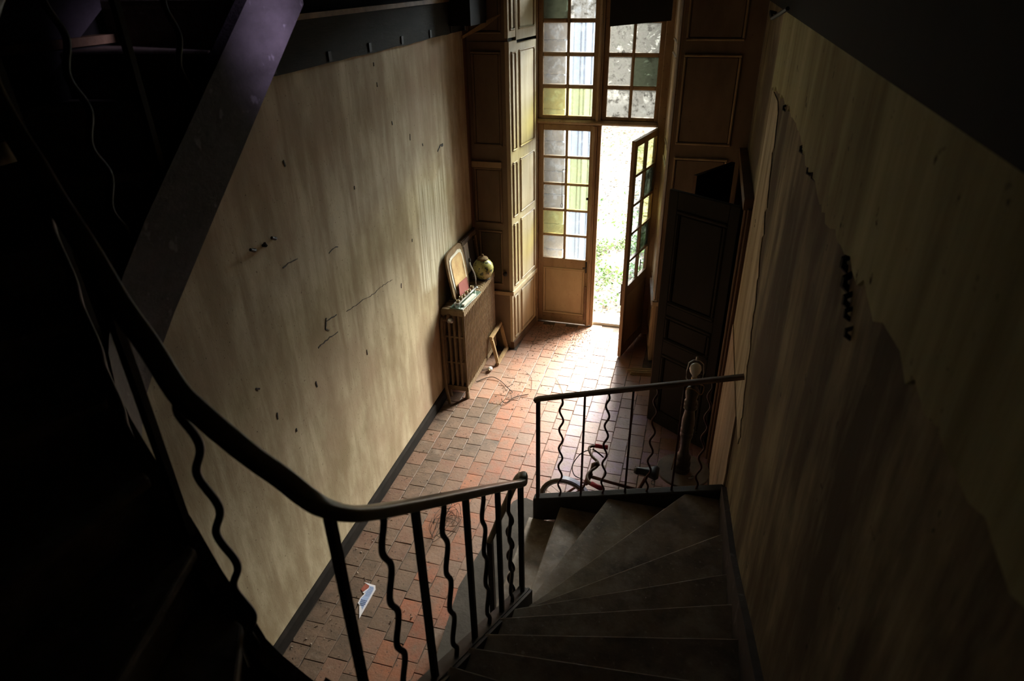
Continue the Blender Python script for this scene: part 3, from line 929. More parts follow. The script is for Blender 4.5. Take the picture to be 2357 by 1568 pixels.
# bottom step: a long plinth with a rounded end
p1 = [(-0.64, 1.0), (-1.10, 1.0), (-1.206, 2.232), (-1.263, 2.946), (-1.207, 3.375), (-1.143, 3.747), (-1.12, 3.855), (-1.085, 3.90), (-1.03, 3.92), (-0.96, 3.90), (-0.92, 3.84), (-0.905, 3.70), (-0.90, 3.57), (-0.66, 3.57)]
mb = MB(); mb.prism(p1, 0.0, 0.135); build(mb, 'plinth', 'stone', st)
mb = MB(); mb.prism([(x - 0.012 if x < -0.8 else x, y) for x, y in p1], 0.135, RISE); build(mb, 'tread', 'stone', st)
for k in range(2, 27):
    a, b_, c, d_ = Vector(NI[k]), Vector(NO[k]), Vector(NO[k + 1]), Vector(NI[k + 1])
    # overhang of the nosing, away from the next tread
    dirn = (b_ - a).normalized()
    nrm = Vector((-dirn.y, dirn.x))
    if nrm.dot((c + d_) / 2 - (a + b_) / 2) > 0:
        nrm = -nrm
    a2, b2 = a + nrm * 0.022, b_ + nrm * 0.022
    poly = [tuple(a2), tuple(b2)] + ([CORNER[k]] if k in CORNER else []) + [tuple(c), tuple(d_)]
    mb = MB()
    mb.prism(poly, zt(k) - 0.034, zt(k))
    o = build(mb, 'tread', 'tread', st)
    bv = o.modifiers.new('round', 'BEVEL'); bv.width = 0.008; bv.segments = 2; bv.limit_method = 'ANGLE'
    mb = MB()
    e = nrm * 0.012
    mb.hexa([(*(a - e), zt(k - 1) - 0.02), (*(b_ - e), zt(k - 1) - 0.02), (*(b_ - e), zt(k) - 0.034), (*(a - e), zt(k) - 0.034)],
            [(*(a), zt(k - 1) - 0.02), (*(b_), zt(k - 1) - 0.02), (*(b_), zt(k) - 0.034), (*(a), zt(k) - 0.034)])
    build(mb, 'riser', 'tread', st)

RAIL = [(-0.90, 2.575, 1.09), (-0.845, 2.575, 1.26), (-0.79, 2.565, 1.42), (-0.74, 2.555, 1.565), (-0.71, 2.54, 1.635), (-0.685, 2.515, 1.672), (-0.672, 2.475, 1.683), (-0.67, 2.43, 1.695), (-0.67, 2.2, 1.876), (-0.67, 1.9, 2.112), (-0.67, 1.6, 2.347),
        (-0.67, 1.3, 2.582), (-0.67, 1.1, 2.741), (-0.67, 1.02, 2.808), (-0.672, 0.975, 2.848), (-0.682, 0.94, 2.885), (-0.705, 0.915, 2.920), (-0.735, 0.907, 2.952), (-0.775, 0.905, 2.99), (-0.82, 0.900, 3.03), (-0.863, 0.897, 3.07),
        (-0.942, 0.900, 3.14), (-0.987, 0.908, 3.18), (-1.057, 0.942, 3.25), (-1.135, 0.973, 3.328), (-1.224, 1.02, 3.417), (-1.31, 1.06, 3.50), (-1.373, 1.092, 3.566), (-1.43, 1.12, 3.622), (-1.47, 1.14, 3.662),
        (-1.545, 1.19, 3.735), (-1.60, 1.25, 3.80), (-1.645, 1.34, 3.88), (-1.66, 1.45, 3.97), (-1.67, 1.6, 4.09), (-1.67, 1.9, 4.33), (-1.67, 2.3, 4.65), (-1.67, 2.7, 4.97)]
STRING = [Vector((p[0], p[1], p[2] - 0.85)) for p in RAIL[7:]]
# inner string, wreathed round the well
def ribbon(path, w, h_low):
    b = MB()
    n = len(path)
    vs = []
    for i, p in enumerate(path):
        t = path[min(i + 1, n - 1)] - path[max(i - 1, 0)]
        t.z = 0
        t.normalize()
        sd = Vector((t.y, -t.x, 0))
        for a, z in ((-w / 2, 0), (-w / 2, -h_low), (w / 2, -h_low), (w / 2, 0)):
            vs.append(p + sd * a + Vector((0, 0, z)))
    fs = []
    for i in range(n - 1):
        for q in range(4):
            r = (q + 1) % 4
            fs.append((i * 4 + q, (i + 1) * 4 + q, (i + 1) * 4 + r, i * 4 + r))
    fs.append((0, 1, 2, 3))
    fs.append(tuple((n - 1) * 4 + q for q in (3, 2, 1, 0)))
    b.add(vs, fs)
    return b
sp = [Vector((-0.665, 2.475, 0.835))] + [Vector(p) + Vector((0, 0, 0.01)) for p in STRING]
autosmooth(build(ribbon([p + Vector((0, 0, 0.03)) for p in sp[:7]] + [p + Vector((0, 0, 0.03)) for p in sp[7:14]], 0.08, 0.33), 'inner_string', 'black_wood', st))
autosmooth(build(ribbon(sp[13:], 0.05, 0.33), 'inner_string', 'string_wood', st))
# bead line on the top of the string
autosmooth(build(ribbon([p + Vector((0.018, 0, 0.036)) for p in sp[:7]], 0.012, 0.02), 'string_bead', 'black_wood', st))
# string under the lower railing
mb = MB()
def s2(x):
    return 0.514 + 0.292 * (x + 0.862)
mb.hexa([(-0.894, 3.555, s2(-0.894) - 0.215), (0.405, 3.555, s2(0.405) - 0.215), (0.405, 3.555, s2(0.405)), (-0.894, 3.555, s2(-0.894))],
        [(-0.894, 3.625, s2(-0.894) - 0.215), (0.405, 3.625, s2(0.405) - 0.215), (0.405, 3.625, s2(0.405)), (-0.894, 3.625, s2(-0.894))])
o = build(mb, 'end_string', 'black_wood', st)
bv = o.modifiers.new('round', 'BEVEL'); bv.width = 0.01; bv.segments = 2
# wall string on the right wall
ws = [Vector((0.405, yy, zz)) for yy, zz in ((3.54, 0.93), (3.07, 1.10), (2.61, 1.26), (2.28, 1.42), (1.963, 1.58), (1.625, 1.74), (1.29, 1.90), (0.95, 2.06), (0.5, 2.24), (-0.1, 2.40), (-0.66, 2.55))]
build(ribbon(ws, 0.03, 0.30), 'wall_string', 'string_wood', st)
ws = [Vector((-2.27, yy, zz)) for yy, zz in ((-0.2, 3.05), (0.5, 3.2), (1.0, 3.36), (1.3, 3.52), (1.8, 3.84), (2.3, 4.16), (2.7, 4.42))]
build(ribbon(ws, 0.03, 0.34), 'wall_string', 'string_wood', st)

# ------------------------------------------------------------------ railings
def rprof(w, h, k=3):
    pts = []
    for cx, cy, a0 in ((w / 2 - h * .35, h / 2 - h * .35, 0), (-w / 2 + h * .35, h / 2 - h * .35, 90), (-w / 2 + h * .2, -h / 2 + h * .2, 180), (w / 2 - h * .2, -h / 2 + h * .2, 270)):
        r = h * .35 if a0 < 100 else h * .2
        for i in range(k + 1):
            a = R(a0 + 90 * i / k)
            pts.append((cx + r * math.cos(a), cy + r * math.sin(a)))
    return pts[::-1]
def wavy(h, axis, amp=0.0165, per=0.185, r=0.0098, ph=0.0):
    b = MB()
    n = int(h / 0.012)
    path = []
    for i in range(n + 1):
        z = h * i / n
        env = min(1, z / 0.06, (h - z) / 0.06)
        d = amp * env * math.sin(2 * math.pi * z / per + ph)
        path.append((d * axis[0], d * axis[1], z))
    b.tube(path, r, 8, up=Vector((axis[1], axis[0], 0)))
    return b
def straight(h, w):
    b = MB(); b.box(-w / 2, w / 2, -w / 2, w / 2, 0, h)
    return b

ra = tag(empty('stair_railing', (-0.67, 2.43, 0.85)), 'curving iron railing with wavy balusters and rounded handrail, nearest the camera', 'railing')
path = [Vector(p) + Vector((0, 0, -0.02)) for p in RAIL]
# resample with a smooth curve
def catmull(P, n=5):
    out = []
    for i in range(len(P) - 1):
        p0, p1, p2, p3 = P[max(i - 1, 0)], P[i], P[i + 1], P[min(i + 2, len(P) - 1)]
        for j in range(n):
            t = j / n
            out.append(0.5 * ((2 * p1) + (p2 - p0) * t + (2 * p0 - 5 * p1 + 4 * p2 - p3) * t * t + (3 * p1 - p0 - 3 * p2 + p3) * t ** 3))
    out.append(P[-1])
    return out
mb = MB(); mb.sweep(catmull(path, 4), rprof(0.046, 0.033)); autosmooth(build(mb, 'handrail', 'handrail', ra), 50)
HB = 0.83
m_w = build(wavy(HB, (0, 1)), 'baluster', 'iron', None, True, local=True).data
m_s = build(straight(HB, 0.021), 'baluster', 'iron', None, local=True).data
for o in [o for o in D.objects if o.name.startswith('baluster')]:
    D.objects.remove(o)
m_wx = None
def put(me, root, loc, rz=0.0, name='baluster', sz=1.0):
    o = D.objects.new(name, me)
    o.location = Vector(loc) - ORG[root.name]
    o.rotation_euler = (0, 0, rz)
    o.scale = (1, 1, sz)
    link(o, root)
    return o
def ztop(y):
    return 0.853 + 0.795 * (2.427 - y)
kinds = [(2.427, 's'), (2.213, 'w'), (2.045, 's'), (1.85, 'w'), (1.672, 's'), (1.466, 'w'), (1.28, 's'), (1.09, 'w')]
for y, k in kinds:
    put(m_s if k == 's' else m_w, ra, (-0.67, y, ztop(y) - 0.005))
# further up, round the well
put(m_s, ra, (-0.695, 0.925, 2.065))
put(m_w, ra, (-0.99, 0.909, 2.325), R(90))
put(m_s, ra, (-1.224, 1.02, 2.562))
put(m_w, ra, (-1.43, 1.12, 2.765), R(60))
put(m_s, ra, (-1.62, 1.28, 2.96))
put(m_w, ra, (-1.665, 1.52, 3.17))
put(m_s, ra, (-1.67, 1.74, 3.345))
put(m_w, ra, (-1.67, 1.95, 3.51))
# foot of the railing: bottom post and the two bars of the turn
b = MB(); b.box(-0.916, -0.884, 2.559, 2.591, 0.32, 1.08); build(b, 'newel_post', 'iron', ra)
put(m_w, ra, (-0.775, 2.56, 0.58), R(90))
put(m_s, ra, (-0.705, 2.53, 0.80))

rb = tag(empty('lower_railing', (-0.25, 3.58, 0.6)), 'straight iron railing with wavy balusters crossing in front of the hall floor', 'railing')
mb = MB()
mb.sweep([(-0.885, 3.59, s2(-0.885) + 0.858), (-0.862, 3.59, s2(-0.862) + 0.868), (0.41, 3.59, s2(0.41) + 0.868)], rprof(0.040, 0.028))
autosmooth(build(mb, 'handrail', 'handrail_lower', rb), 50)
m_w2 = D.meshes.new('baluster')
b = wavy(0.86, (1, 0), 0.0135, 0.162, 0.0075, 0.6)
m_w2.from_pydata([tuple(p) for p in b.v], [], b.f); m_w2.materials.append(M['iron_red']); m_w2.polygons.foreach_set('use_smooth', [True] * len(m_w2.polygons))
m_s2 = D.meshes.new('baluster')
b = straight(0.86, 0.014)
m_s2.from_pydata([tuple(p) for p in b.v], [], b.f); m_s2.materials.append(M['iron_red'])
b = straight(0.86, 0.026)
m_n2 = D.meshes.new('newel_post'); m_n2.from_pydata([tuple(p) for p in b.v], [], b.f); m_n2.materials.append(M['iron'])
for x, k in ((-0.862, 'n'), (-0.70, 'w'), (-0.545, 's'), (-0.391, 'w'), (-0.234, 's'), (-0.088, 'w'), (0.078, 's'), (0.235, 'w')):
    put({'n': m_n2, 'w': m_w2, 's': m_s2}[k], rb, (x, 3.59, s2(x) - 0.004), 0, 'newel_post' if k == 'n' else 'baluster')

# ------------------------------------------------------------------ radiator
rd = tag(empty('radiator', (-2.17, 5.88, 0)), 'rusty beige cast-iron column radiator standing against the ochre wall', 'radiator')
def section():
    b = MB()
    for j in range(5):
        x = -0.11 + 0.053 * j
        b.tube([(x, 0, 0.12), (x, 0, 1.0)], 0.0145, 8)
    b.box(-0.126, 0.118, -0.019, 0.019, 0.965, 1.02)
    b.box(-0.115, 0.107, -0.015, 0.015, 1.02, 1.032)
    b.box(-0.126, 0.118, -0.019, 0.019, 0.09, 0.145)
    for z in (0.42, 0.72):
        b.box(-0.11, 0.102, -0.010, 0.010, z - 0.01, z + 0.01)
    return b
sb = section()
me = D.meshes.new('section'); me.from_pydata([tuple(p) for p in sb.v], [], sb.f); me.materials.append(M['radiator'])
ns = 23
for i in range(ns):
    o = D.objects.new('section', me)
    o.location = Vector((-2.155, 5.40 + 0.0445 * i, 0)) - ORG['radiator']
    link(o, rd)
for yy in (5.40, 5.40 + 0.0445 * 22):
    for xx in (-2.25, -2.06):
        b = MB()
        b.lathe([(0.028, 0), (0.022, 0.03), (0.016, 0.10)], (xx, yy, 0), 8)
        build(b, 'foot', 'radiator', rd)
b = MB(); b.tube([(-2.26, 5.42, 0.93), (-2.262, 5.355, 0.93), (-2.265, 5.335, 0.90), (-2.265, 5.33, 0.3), (-2.255, 5.31, 0.15), (-2.22, 5.27, 0.06), (-2.20, 5.25, 0.0)], 0.017, 8); autosmooth(build(b, 'feed_pipe', 'radiator', rd))
b = MB(Matrix.Translation((-2.205, 5.35, 0.925)) @ Matrix.Rotation(R(90), 4, 'Y'))
b.lathe([(0.014, 0), (0.024, 0.008), (0.026, 0.05), (0.02, 0.06), (0.001, 0.06)], k=10)
tag(build(b, 'valve_knob', 'steel', rd, True), 'pale metal valve knob')
b = MB(); b.tube([(-2.26, 5.345, 0.925), (-2.20, 5.345, 0.925)], 0.012, 6); b.tube([(-2.20, 5.34, 0.925), (-2.20, 5.39, 0.97)], 0.02, 8); build(b, 'valve', 'rust', rd)

# things on the radiator -------------------------------------------------
def tilted(base, ry, rz=0):
    return Matrix.Translation(base) @ Matrix.Rotation(rz, 4, 'Z') @ Matrix.Rotation(ry, 4, 'Y')
# chair-back shaped panel with a torn pale edge
tfp = tilted((-2.175, 5.735, 1.036), R(-9))
def oval_poly(w, h, n=28, flat=0.55):
    pts = []
    for i in range(n):
        a = 2 * math.pi * i / n
        c, s = math.cos(a), math.sin(a)
        pts.append((w / 2 * math.copysign(abs(c) ** flat, c), h / 2 + h / 2 * math.copysign(abs(s) ** flat, s)))
    return pts
def plate(tf, pts, x0, x1, m, nm, parent=None, loc=None):
    b = MB(tf)
    n = len(pts)
    b.add([(x0, p[0], p[1]) for p in pts] + [(x1, p[0], p[1]) for p in pts],
          [tuple(range(n))[::-1], tuple(range(n, 2 * n))] + [(i, (i + 1) % n, n + (i + 1) % n, n + i) for i in range(n)])
    return build(b, nm, m, parent, loc=loc)
cp = tag(empty('old_chair_back', (-2.2, 5.735, 1.034)), 'rounded wooden board with a torn cream lining, leaning on the wall above the radiator', 'board')
outer = oval_poly(0.46, 0.50, 28, 0.36)
plate(tfp, outer, -0.012, 0.008, 'old_wood', 'board', cp)
random.seed(5)
ring = [(p[0] * 0.80 * random.uniform(.95, 1.03), 0.25 + (p[1] - 0.25) * 0.80 * random.uniform(.96, 1.03)) for p in oval_poly(0.46, 0.50, 40, 0.36)]
plate(tfp, ring, 0.008, 0.013, 'white', 'torn_lining', cp)
plate(tfp, [(p[0] * 0.66, 0.25 + (p[1] - 0.25) * 0.68) for p in outer], 0.013, 0.018, 'canvas', 'padding', cp)
rc = tag(empty('red_card', (-2.13, 5.68, 1.034)), 'dull red card propped in front of the torn-lined board', 'card')
plate(tilted((-2.137, 5.70, 1.036), R(-9.5)), [(-0.13, 0.0), (0.14, 0.0), (0.15, 0.15), (-0.09, 0.17)], -0.002, 0.002, 'red_card', 'sheet', rc)
# dark empty picture frame
def frame(root, tf, w, h, fw, th, m, name='frame_bar'):
    for (a0, a1, c0, c1) in ((-w / 2, w / 2, 0, fw), (-w / 2, w / 2, h - fw, h), (-w / 2, -w / 2 + fw, fw, h - fw), (w / 2 - fw, w / 2, fw, h - fw)):
        b = MB(tf)
        e = 0.006
        # bar with a stepped front (x is outwards)
        b.box(-th / 2, th / 2, a0, a1, c0, c1)
        i0, i1, k0, k1 = a0 + fw * .15, a1 - fw * .15, c0 + fw * .15, c1 - fw * .15
        b.box(th / 2, th / 2 + 0.008, i0, i1, k0, k1)
        build(b, name, m, root)
mf = tag(empty('dark_picture_frame', (-2.2, 6.17, 1.034)), 'dark flaking frame with a grey pane, leaning behind the green jar', 'picture frame')
tfm = tilted((-2.225, 6.20, 1.036), R(-5))
frame(mf, tfm, 0.46, 0.47, 0.065, 0.03, 'dark_frame')
plate(tfm, [(-0.165, 0.065), (0.0, 0.065), (0.0, 0.405), (-0.165, 0.405)], -0.008, -0.002, 'white', 'backing', mf)
plate(tfm, [(0.0, 0.065), (0.165, 0.065), (0.165, 0.405), (0.0, 0.405)], -0.01, -0.004, 'dark', 'dark_backing', mf)
# ginger jar
vz = tag(empty('ginger_jar', (-2.085, 6.16, 1.034)), 'round green ceramic jar with dark speckles and a brown lid, on the radiator', 'jar')
b = MB(); b.lathe([(0.062, 0.015), (0.085, 0.04), (0.108, 0.09), (0.113, 0.13), (0.104, 0.17), (0.08, 0.205), (0.055, 0.222), (0.05, 0.225)], (-2.085, 6.16, 1.034), 28); build(b, 'body', 'vase', vz, True)
b = MB(); b.lathe([(0.07, 0), (0.072, 0.012), (0.06, 0.018)], (-2.085, 6.16, 1.034), 24); build(b, 'foot_ring', 'dark', vz)
b = MB(); b.lathe([(0.056, 0.222), (0.058, 0.236), (0.052, 0.245), (0.028, 0.255), (0.012, 0.26), (0.012, 0.275), (0.008, 0.282)], (-2.085, 6.16, 1.034), 24); build(b, 'lid', 'old_wood', vz)
# glass tray with rack of cups
tz = 1.0345
tr = tag(build(MB(tilted((-2.10, 5.61, tz), 0, R(-6))).prism([(-0.065, -0.22), (0.075, -0.22), (0.075, 0.22), (-0.065, 0.22)], 0, 0.012), 'glass_tray', 'tray_glass', loc=(-2.10, 5.61, tz)), 'green-tinted rectangular glass plate lying on the radiator', 'tray')
ck = tag(empty('cup_rack', (-2.16, 5.66, tz + 0.012)), 'tarnished metal rack of small cups standing on the glass plate', 'rack')
tk = tilted((-2.105, 5.62, tz + 0.012), 0, R(-6))
b = MB(tk)
b.box(-0.028, 0.028, -0.20, 0.20, 0.03, 0.034)
for yy in (-0.19, 0.19):
    for xx in (-0.022, 0.022):
        b.box(xx - 0.004, xx + 0.004, yy - 0.004, yy + 0.004, 0, 0.03)
build(b, 'rack_plate', 'steel', ck)
b = MB(tk); b.sweep([(0.028, -0.20, 0.034), (0.028, -0.1, 0.043), (0.028, 0.0, 0.034), (0.028, 0.1, 0.045), (0.028, 0.2, 0.036)], [(-0.002, -0.006), (-0.002, 0.006), (0.002, 0.006), (0.002, -0.006)]); build(b, 'bent_rim', 'steel', ck)
for i in range(6):
    b = MB(tk)
    h = 0.055 if i % 2 else 0.045
    b.lathe([(0.015, 0.012), (0.016, 0.034), (0.016, 0.034 + h - 0.02), (0.012, 0.034 + h - 0.02), (0.011, 0.04)], (0.0, -0.165 + 0.066 * i, 0), 10)
    build(b, 'cup', 'brass', ck, True)
tag(build(MB(tilted((-2.055, 5.58, tz + 0.012), 0, R(-6))).box(-0.014, 0.014, -0.13, 0.13, 0, 0.022), 'white_bar', 'white', loc=(-2.055, 5.58, tz + 0.012)), 'pale rectangular bar lying on the glass plate beside the rack', 'bar')
lr = tag(empty('bent_rod', (-2.10, 5.93, tz)), 'thin bent metal rod with a black tip, rising beside the green jar', 'rod')
b = MB(); b.tube([(-2.09, 5.92, tz), (-2.09, 5.92, tz + 0.10), (-2.10, 5.92, tz + 0.16), (-2.145, 5.93, tz + 0.25), (-2.15, 5.93, tz + 0.29)], 0.006, 6); build(b, 'rod', 'steel', lr, True)
b = MB(); b.lathe([(0.012, 0), (0.015, 0.02), (0.010, 0.04)], (-2.15, 5.93, tz + 0.28), 8); build(b, 'tip', 'dark', lr)
b = MB(); b.lathe([(0.022, 0), (0.022, 0.01), (0.008, 0.016)], (-2.09, 5.92, tz), 10); build(b, 'foot', 'steel', lr)

# small frame leaning on the radiator
fr = tag(empty('small_picture_frame', (-1.96, 6.28, 0)), 'empty pale wooden frame leaning against the far end of the radiator', 'picture frame')
frame(fr, tilted((-1.935, 6.285, 0.006), R(-12)), 0.40, 0.37, 0.042, 0.022, 'frame_wood')
lb = tag(empty('light_bulb', (-2.0, 5.98, 0)), 'clear light bulb lying on the tiles at the foot of the radiator', 'light bulb')
tb = Matrix.Translation((-1.985, 5.97, 0.028)) @ Matrix.Rotation(R(80), 4, 'X')
b = MB(tb); b.lathe([(0.004, -0.028), (0.02, -0.02), (0.028, 0.0), (0.02, 0.022), (0.013, 0.038)], k=12); build(b, 'globe', 'bulb', lb, True)
b = MB(tb); b.lathe([(0.013, 0.038), (0.013, 0.06), (0.006, 0.066)], k=10); build(b, 'cap', 'brass', lb)

# ------------------------------------------------------------------ bicycle behind the lower railing
bk = tag(empty('bicycle', (-0.35, 3.95, 0)), 'rusty red child bicycle with red grips, behind the lower railing', 'bicycle')
BY = 3.95
def wheel(cx, nm):
    r = 0.185
    circ = lambda rr: [(cx + rr * math.cos(2 * math.pi * i / 36), BY, 0.2 + rr * math.sin(2 * math.pi * i / 36)) for i in range(36)]
    b = MB(); b.sweep(circ(r), [(0.016 * math.cos(R(45 * i)), 0.015 * math.sin(R(45 * i))) for i in range(8)], up=Vector((0, 1, 0)), closed=True)
    w = build(b, nm, 'tyre', bk, True)
    b = MB(); b.sweep(circ(r - 0.018), [(-0.01, -0.004), (-0.01, 0.004), (0.01, 0.004), (0.01, -0.004)], up=Vector((0, 1, 0)), closed=True); build(b, 'rim', 'steel', w)
    for i in range(14):
        a = 2 * math.pi * i / 14 + 0.1
        b = MB(); b.tube([(cx, BY + (0.02 if i % 2 else -0.02), 0.2), (cx + (r - 0.018) * math.cos(a), BY, 0.2 + (r - 0.018) * math.sin(a))], 0.0018, 4); build(b, 'spoke', 'rust', w)
    b = MB(); b.tube([(cx, BY - 0.05, 0.2), (cx, BY + 0.05, 0.2)], 0.014, 8); build(b, 'hub', 'steel', w)
wheel(-0.735, 'front_wheel')
wheel(-0.06, 'rear_wheel')
b = MB()
arc = [(-0.735 + 0.212 * math.cos(R(a)), BY, 0.2 + 0.212 * math.sin(R(a))) for a in range(25, 100, 5)]
b.sweep(arc, [(-0.028, -0.010), (-0.02, 0.004), (0.02, 0.004), (0.028, -0.010)][::1], up=Vector((0, 1, 0)) * 0 + Vector((0, 0, 1)))
build(b, 'mudguard', 'mudguard', bk)
head_t, head_b = Vector((-0.53, BY, 0.50)), Vector((-0.565, BY, 0.39))
b = MB(); b.tube([head_t, head_b], 0.02, 8); build(b, 'head_tube', 'rust_red', bk, True)
for s in (-1, 1):
    b = MB(); b.tube([head_b, head_b + Vector((-0.03, 0.045 * s, -0.03)), (-0.735, BY + 0.045 * s, 0.2)], 0.010, 6); build(b, 'fork_blade', 'rust_red', bk, True)
b = MB(); b.tube([head_t + Vector((0.005, 0, -0.03)), (-0.13, BY, 0.41)], 0.013, 8); build(b, 'top_tube', 'rust_red', bk, True)
b = MB(); b.tube([head_b + Vector((0.01, 0, 0.02)), (-0.22, BY, 0.26)], 0.014, 8); build(b, 'down_tube', 'rust_red', bk, True)
b = MB(); b.tube([(-0.10, BY, 0.58), (-0.22, BY, 0.24)], 0.014, 8); build(b, 'seat_tube', 'rust_red', bk, True)
for s in (-1, 1):
    b = MB(); b.tube([(-0.22, BY, 0.25), (-0.18, BY + 0.045 * s, 0.235), (-0.06, BY + 0.045 * s, 0.2)], 0.008, 6); build(b, 'chain_stay', 'rust_red', bk)
    b = MB(); b.tube([(-0.145, BY, 0.45), (-0.12, BY + 0.045 * s, 0.38), (-0.06, BY + 0.045 * s, 0.2)], 0.008, 6); build(b, 'seat_stay', 'rust_red', bk)
tw = Matrix.Rotation(R(90), 4, 'X')
b = MB(Matrix.Translation((-0.22, BY - 0.03, 0.25)) @ tw); b.lathe([(0.06, 0), (0.06, 0.006), (0.02, 0.01)], k=20); build(b, 'chainwheel', 'steel', bk)
for s in (-1, 1):
    b = MB(); b.tube([(-0.22, BY + 0.06 * s, 0.25), (-0.22 + 0.10 * s, BY + 0.065 * s, 0.25 - 0.06 * s)], 0.007, 6); b.box(-0.22 + 0.10 * s - 0.035, -0.22 + 0.10 * s + 0.035, BY + min(0.065 * s, 0.14 * s), BY + max(0.065 * s, 0.14 * s), 0.24 - 0.06 * s, 0.262 - 0.06 * s); build(b, 'pedal', 'dark', bk)
# handlebar
b = MB(); b.tube([head_t, (-0.515, BY - 0.005, 0.60)], 0.012, 8); b.tube([(-0.515, BY - 0.005, 0.585), (-0.475, BY - 0.005, 0.615)], 0.022, 8); build(b, 'stem', 'rust', bk, True)
hp = [Vector(p) for p in ((-0.49, 4.17, 0.60), (-0.56, 4.16, 0.60), (-0.575, 4.12, 0.60), (-0.54, 4.04, 0.60), (-0.485, 3.98, 0.60), (-0.48, 3.93, 0.60), (-0.52, 3.86, 0.60), (-0.535, 3.80, 0.60), (-0.51, 3.74, 0.60), (-0.45, 3.70, 0.60))]
b = MB(); b.tube(catmull(hp, 4), 0.011, 8); build(b, 'handlebar', 'rust', bk, True)
b = MB(); b.tube([(-0.535, 4.173, 0.60), (-0.435, 4.175, 0.60)], 0.018, 10); tag(build(b, 'grip', 'grip_red', bk, True), 'bright red grip')
b = MB(); b.tube([(-0.49, 3.725, 0.60), (-0.40, 3.685, 0.60)], 0.018, 10); tag(build(b, 'grip', 'grip_red', bk, True), 'bright red grip')
b = MB(); b.tube([(-0.55, 4.14, 0.59), (-0.50, 4.12, 0.575), (-0.455, 4.105, 0.55)], 0.006, 6); build(b, 'brake_lever', 'dark', bk)
b = MB(); b.tube(catmull([Vector(p) for p in ((-0.56, 4.13, 0.59), (-0.64, 4.12, 0.54), (-0.69, 4.05, 0.47), (-0.66, 3.97, 0.44), (-0.59, 3.96, 0.42))], 5), 0.004, 5); build(b, 'brake_cable', 'dark', bk)
# saddle
b = MB()
rings = []
for i in range(9):
    t = i / 8
    x = -0.205 + 0.185 * t
    w = 0.026 + 0.078 * max(0, (t - 0.25) / 0.75) ** 1.4
    h = 0.065 - 0.012 * t
    z = 0.60 + 0.012 * t
    rings.append([(x, BY + w * math.cos(a) * (0.6 if i in (0, 8) else 1), z + (h * 0.5 * math.sin(a)) * (0.6 if i in (0, 8) else 1)) for a in [2 * math.pi * q / 10 for q in range(10)]])
vs = [p for r_ in rings for p in r_]
fs = []
for i in range(8):
    for q in range(10):
        r_ = (q + 1) % 10
        fs.append((i * 10 + q, (i + 1) * 10 + q, (i + 1) * 10 + r_, i * 10 + r_))
fs += [tuple(range(10)), tuple(range(80, 90))[::-1]]
b.add(vs, fs)
build(b, 'saddle', 'saddle', bk, True)
b = MB()
for s in (-1, 1):
    b.tube([(-0.055 + 0.02 * math.cos(a) * 0.6, BY + 0.035 * s, 0.545 + 0.02 * math.sin(a)) for a in [i * 0.6 for i in range(11)]], 0.004, 5)
build(b, 'saddle_spring', 'steel', bk)

# ------------------------------------------------------------------ round table with a lamp
TX, TY, TZ = 0.155, 4.15, 0.52
tt = tag(empty('round_table', (TX, TY, 0)), 'small round grey-topped pedestal table in the dark corner behind the lower railing', 'table')
b = MB(); b.lathe([(0.195, -0.022), (0.20, -0.016), (0.20, -0.004), (0.196, 0.0)], (TX, TY, TZ), 40); build(b, 'table_top', 'table_top', tt)
b = MB(); b.lathe([(0.03, 0.10), (0.035, 0.16), (0.02, 0.2), (0.028, 0.3), (0.02, 0.4), (0.045, 0.495)], (TX, TY, 0), 12); build(b, 'pedestal', 'lamp_wood', tt, True)
for i in range(3):
    a = R(90 + 120 * i)
    b = MB(); b.sweep([(TX + r_ * math.cos(a), TY + r_ * math.sin(a), z) for r_, z in ((0.02, 0.15), (0.08, 0.14), (0.13, 0.08), (0.17, 0.014))], [(-0.012, -0.012), (-0.012, 0.012), (0.012, 0.012), (0.012, -0.012)]); build(b, 'leg', 'lamp_wood', tt)
lp = tag(empty('table_lamp', (TX - 0.01, TY - 0.005, TZ)), 'tall turned dark wood lamp without a shade, bare bulb in a wire harp', 'lamp')
c = (TX - 0.01, TY - 0.005, TZ)
b = MB(); b.lathe([(0.06, 0), (0.062, 0.02), (0.052, 0.035), (0.06, 0.05), (0.06, 0.08), (0.048, 0.10), (0.056, 0.12), (0.056, 0.14), (0.04, 0.165), (0.034, 0.22), (0.038, 0.30), (0.046, 0.33), (0.048, 0.345), (0.042, 0.355), (0.048, 0.37), (0.05, 0.385), (0.044, 0.40),
                    (0.048, 0.43), (0.046, 0.48), (0.036, 0.55), (0.036, 0.57), (0.05, 0.585), (0.05, 0.60), (0.038, 0.61), (0.05, 0.625), (0.048, 0.64), (0.038, 0.655), (0.046, 0.70), (0.048, 0.73), (0.036, 0.758), (0.02, 0.765), (0.014, 0.79)], c, 20)
build(b, 'column', 'lamp_wood', lp, True)
b = MB(); b.lathe([(0.014, 0.785), (0.02, 0.80), (0.02, 0.845), (0.016, 0.85)], c, 12); build(b, 'socket', 'brass', lp)
b = MB(); b.lathe([(0.015, 0.85), (0.02, 0.865), (0.036, 0.89), (0.042, 0.915), (0.036, 0.942), (0.018, 0.957), (0.001, 0.96)], c, 16); tag(build(b, 'bulb', 'bulb', lp, True), 'dusty white bulb')
b = MB()
hpts = [(-0.03, 0.80), (-0.055, 0.83), (-0.058, 0.89), (-0.05, 0.96), (-0.02, 0.985), (0.0, 0.988), (0.02, 0.985), (0.05, 0.96), (0.058, 0.89), (0.055, 0.83), (0.03, 0.80)]
b.tube([(c[0] + x, c[1], c[2] + z) for x, z in hpts], 0.004, 6)
b.tube([(c[0], c[1], c[2] + 0.985), (c[0], c[1], c[2] + 1.015)], 0.007, 6)
build(b, 'harp', 'steel', lp)
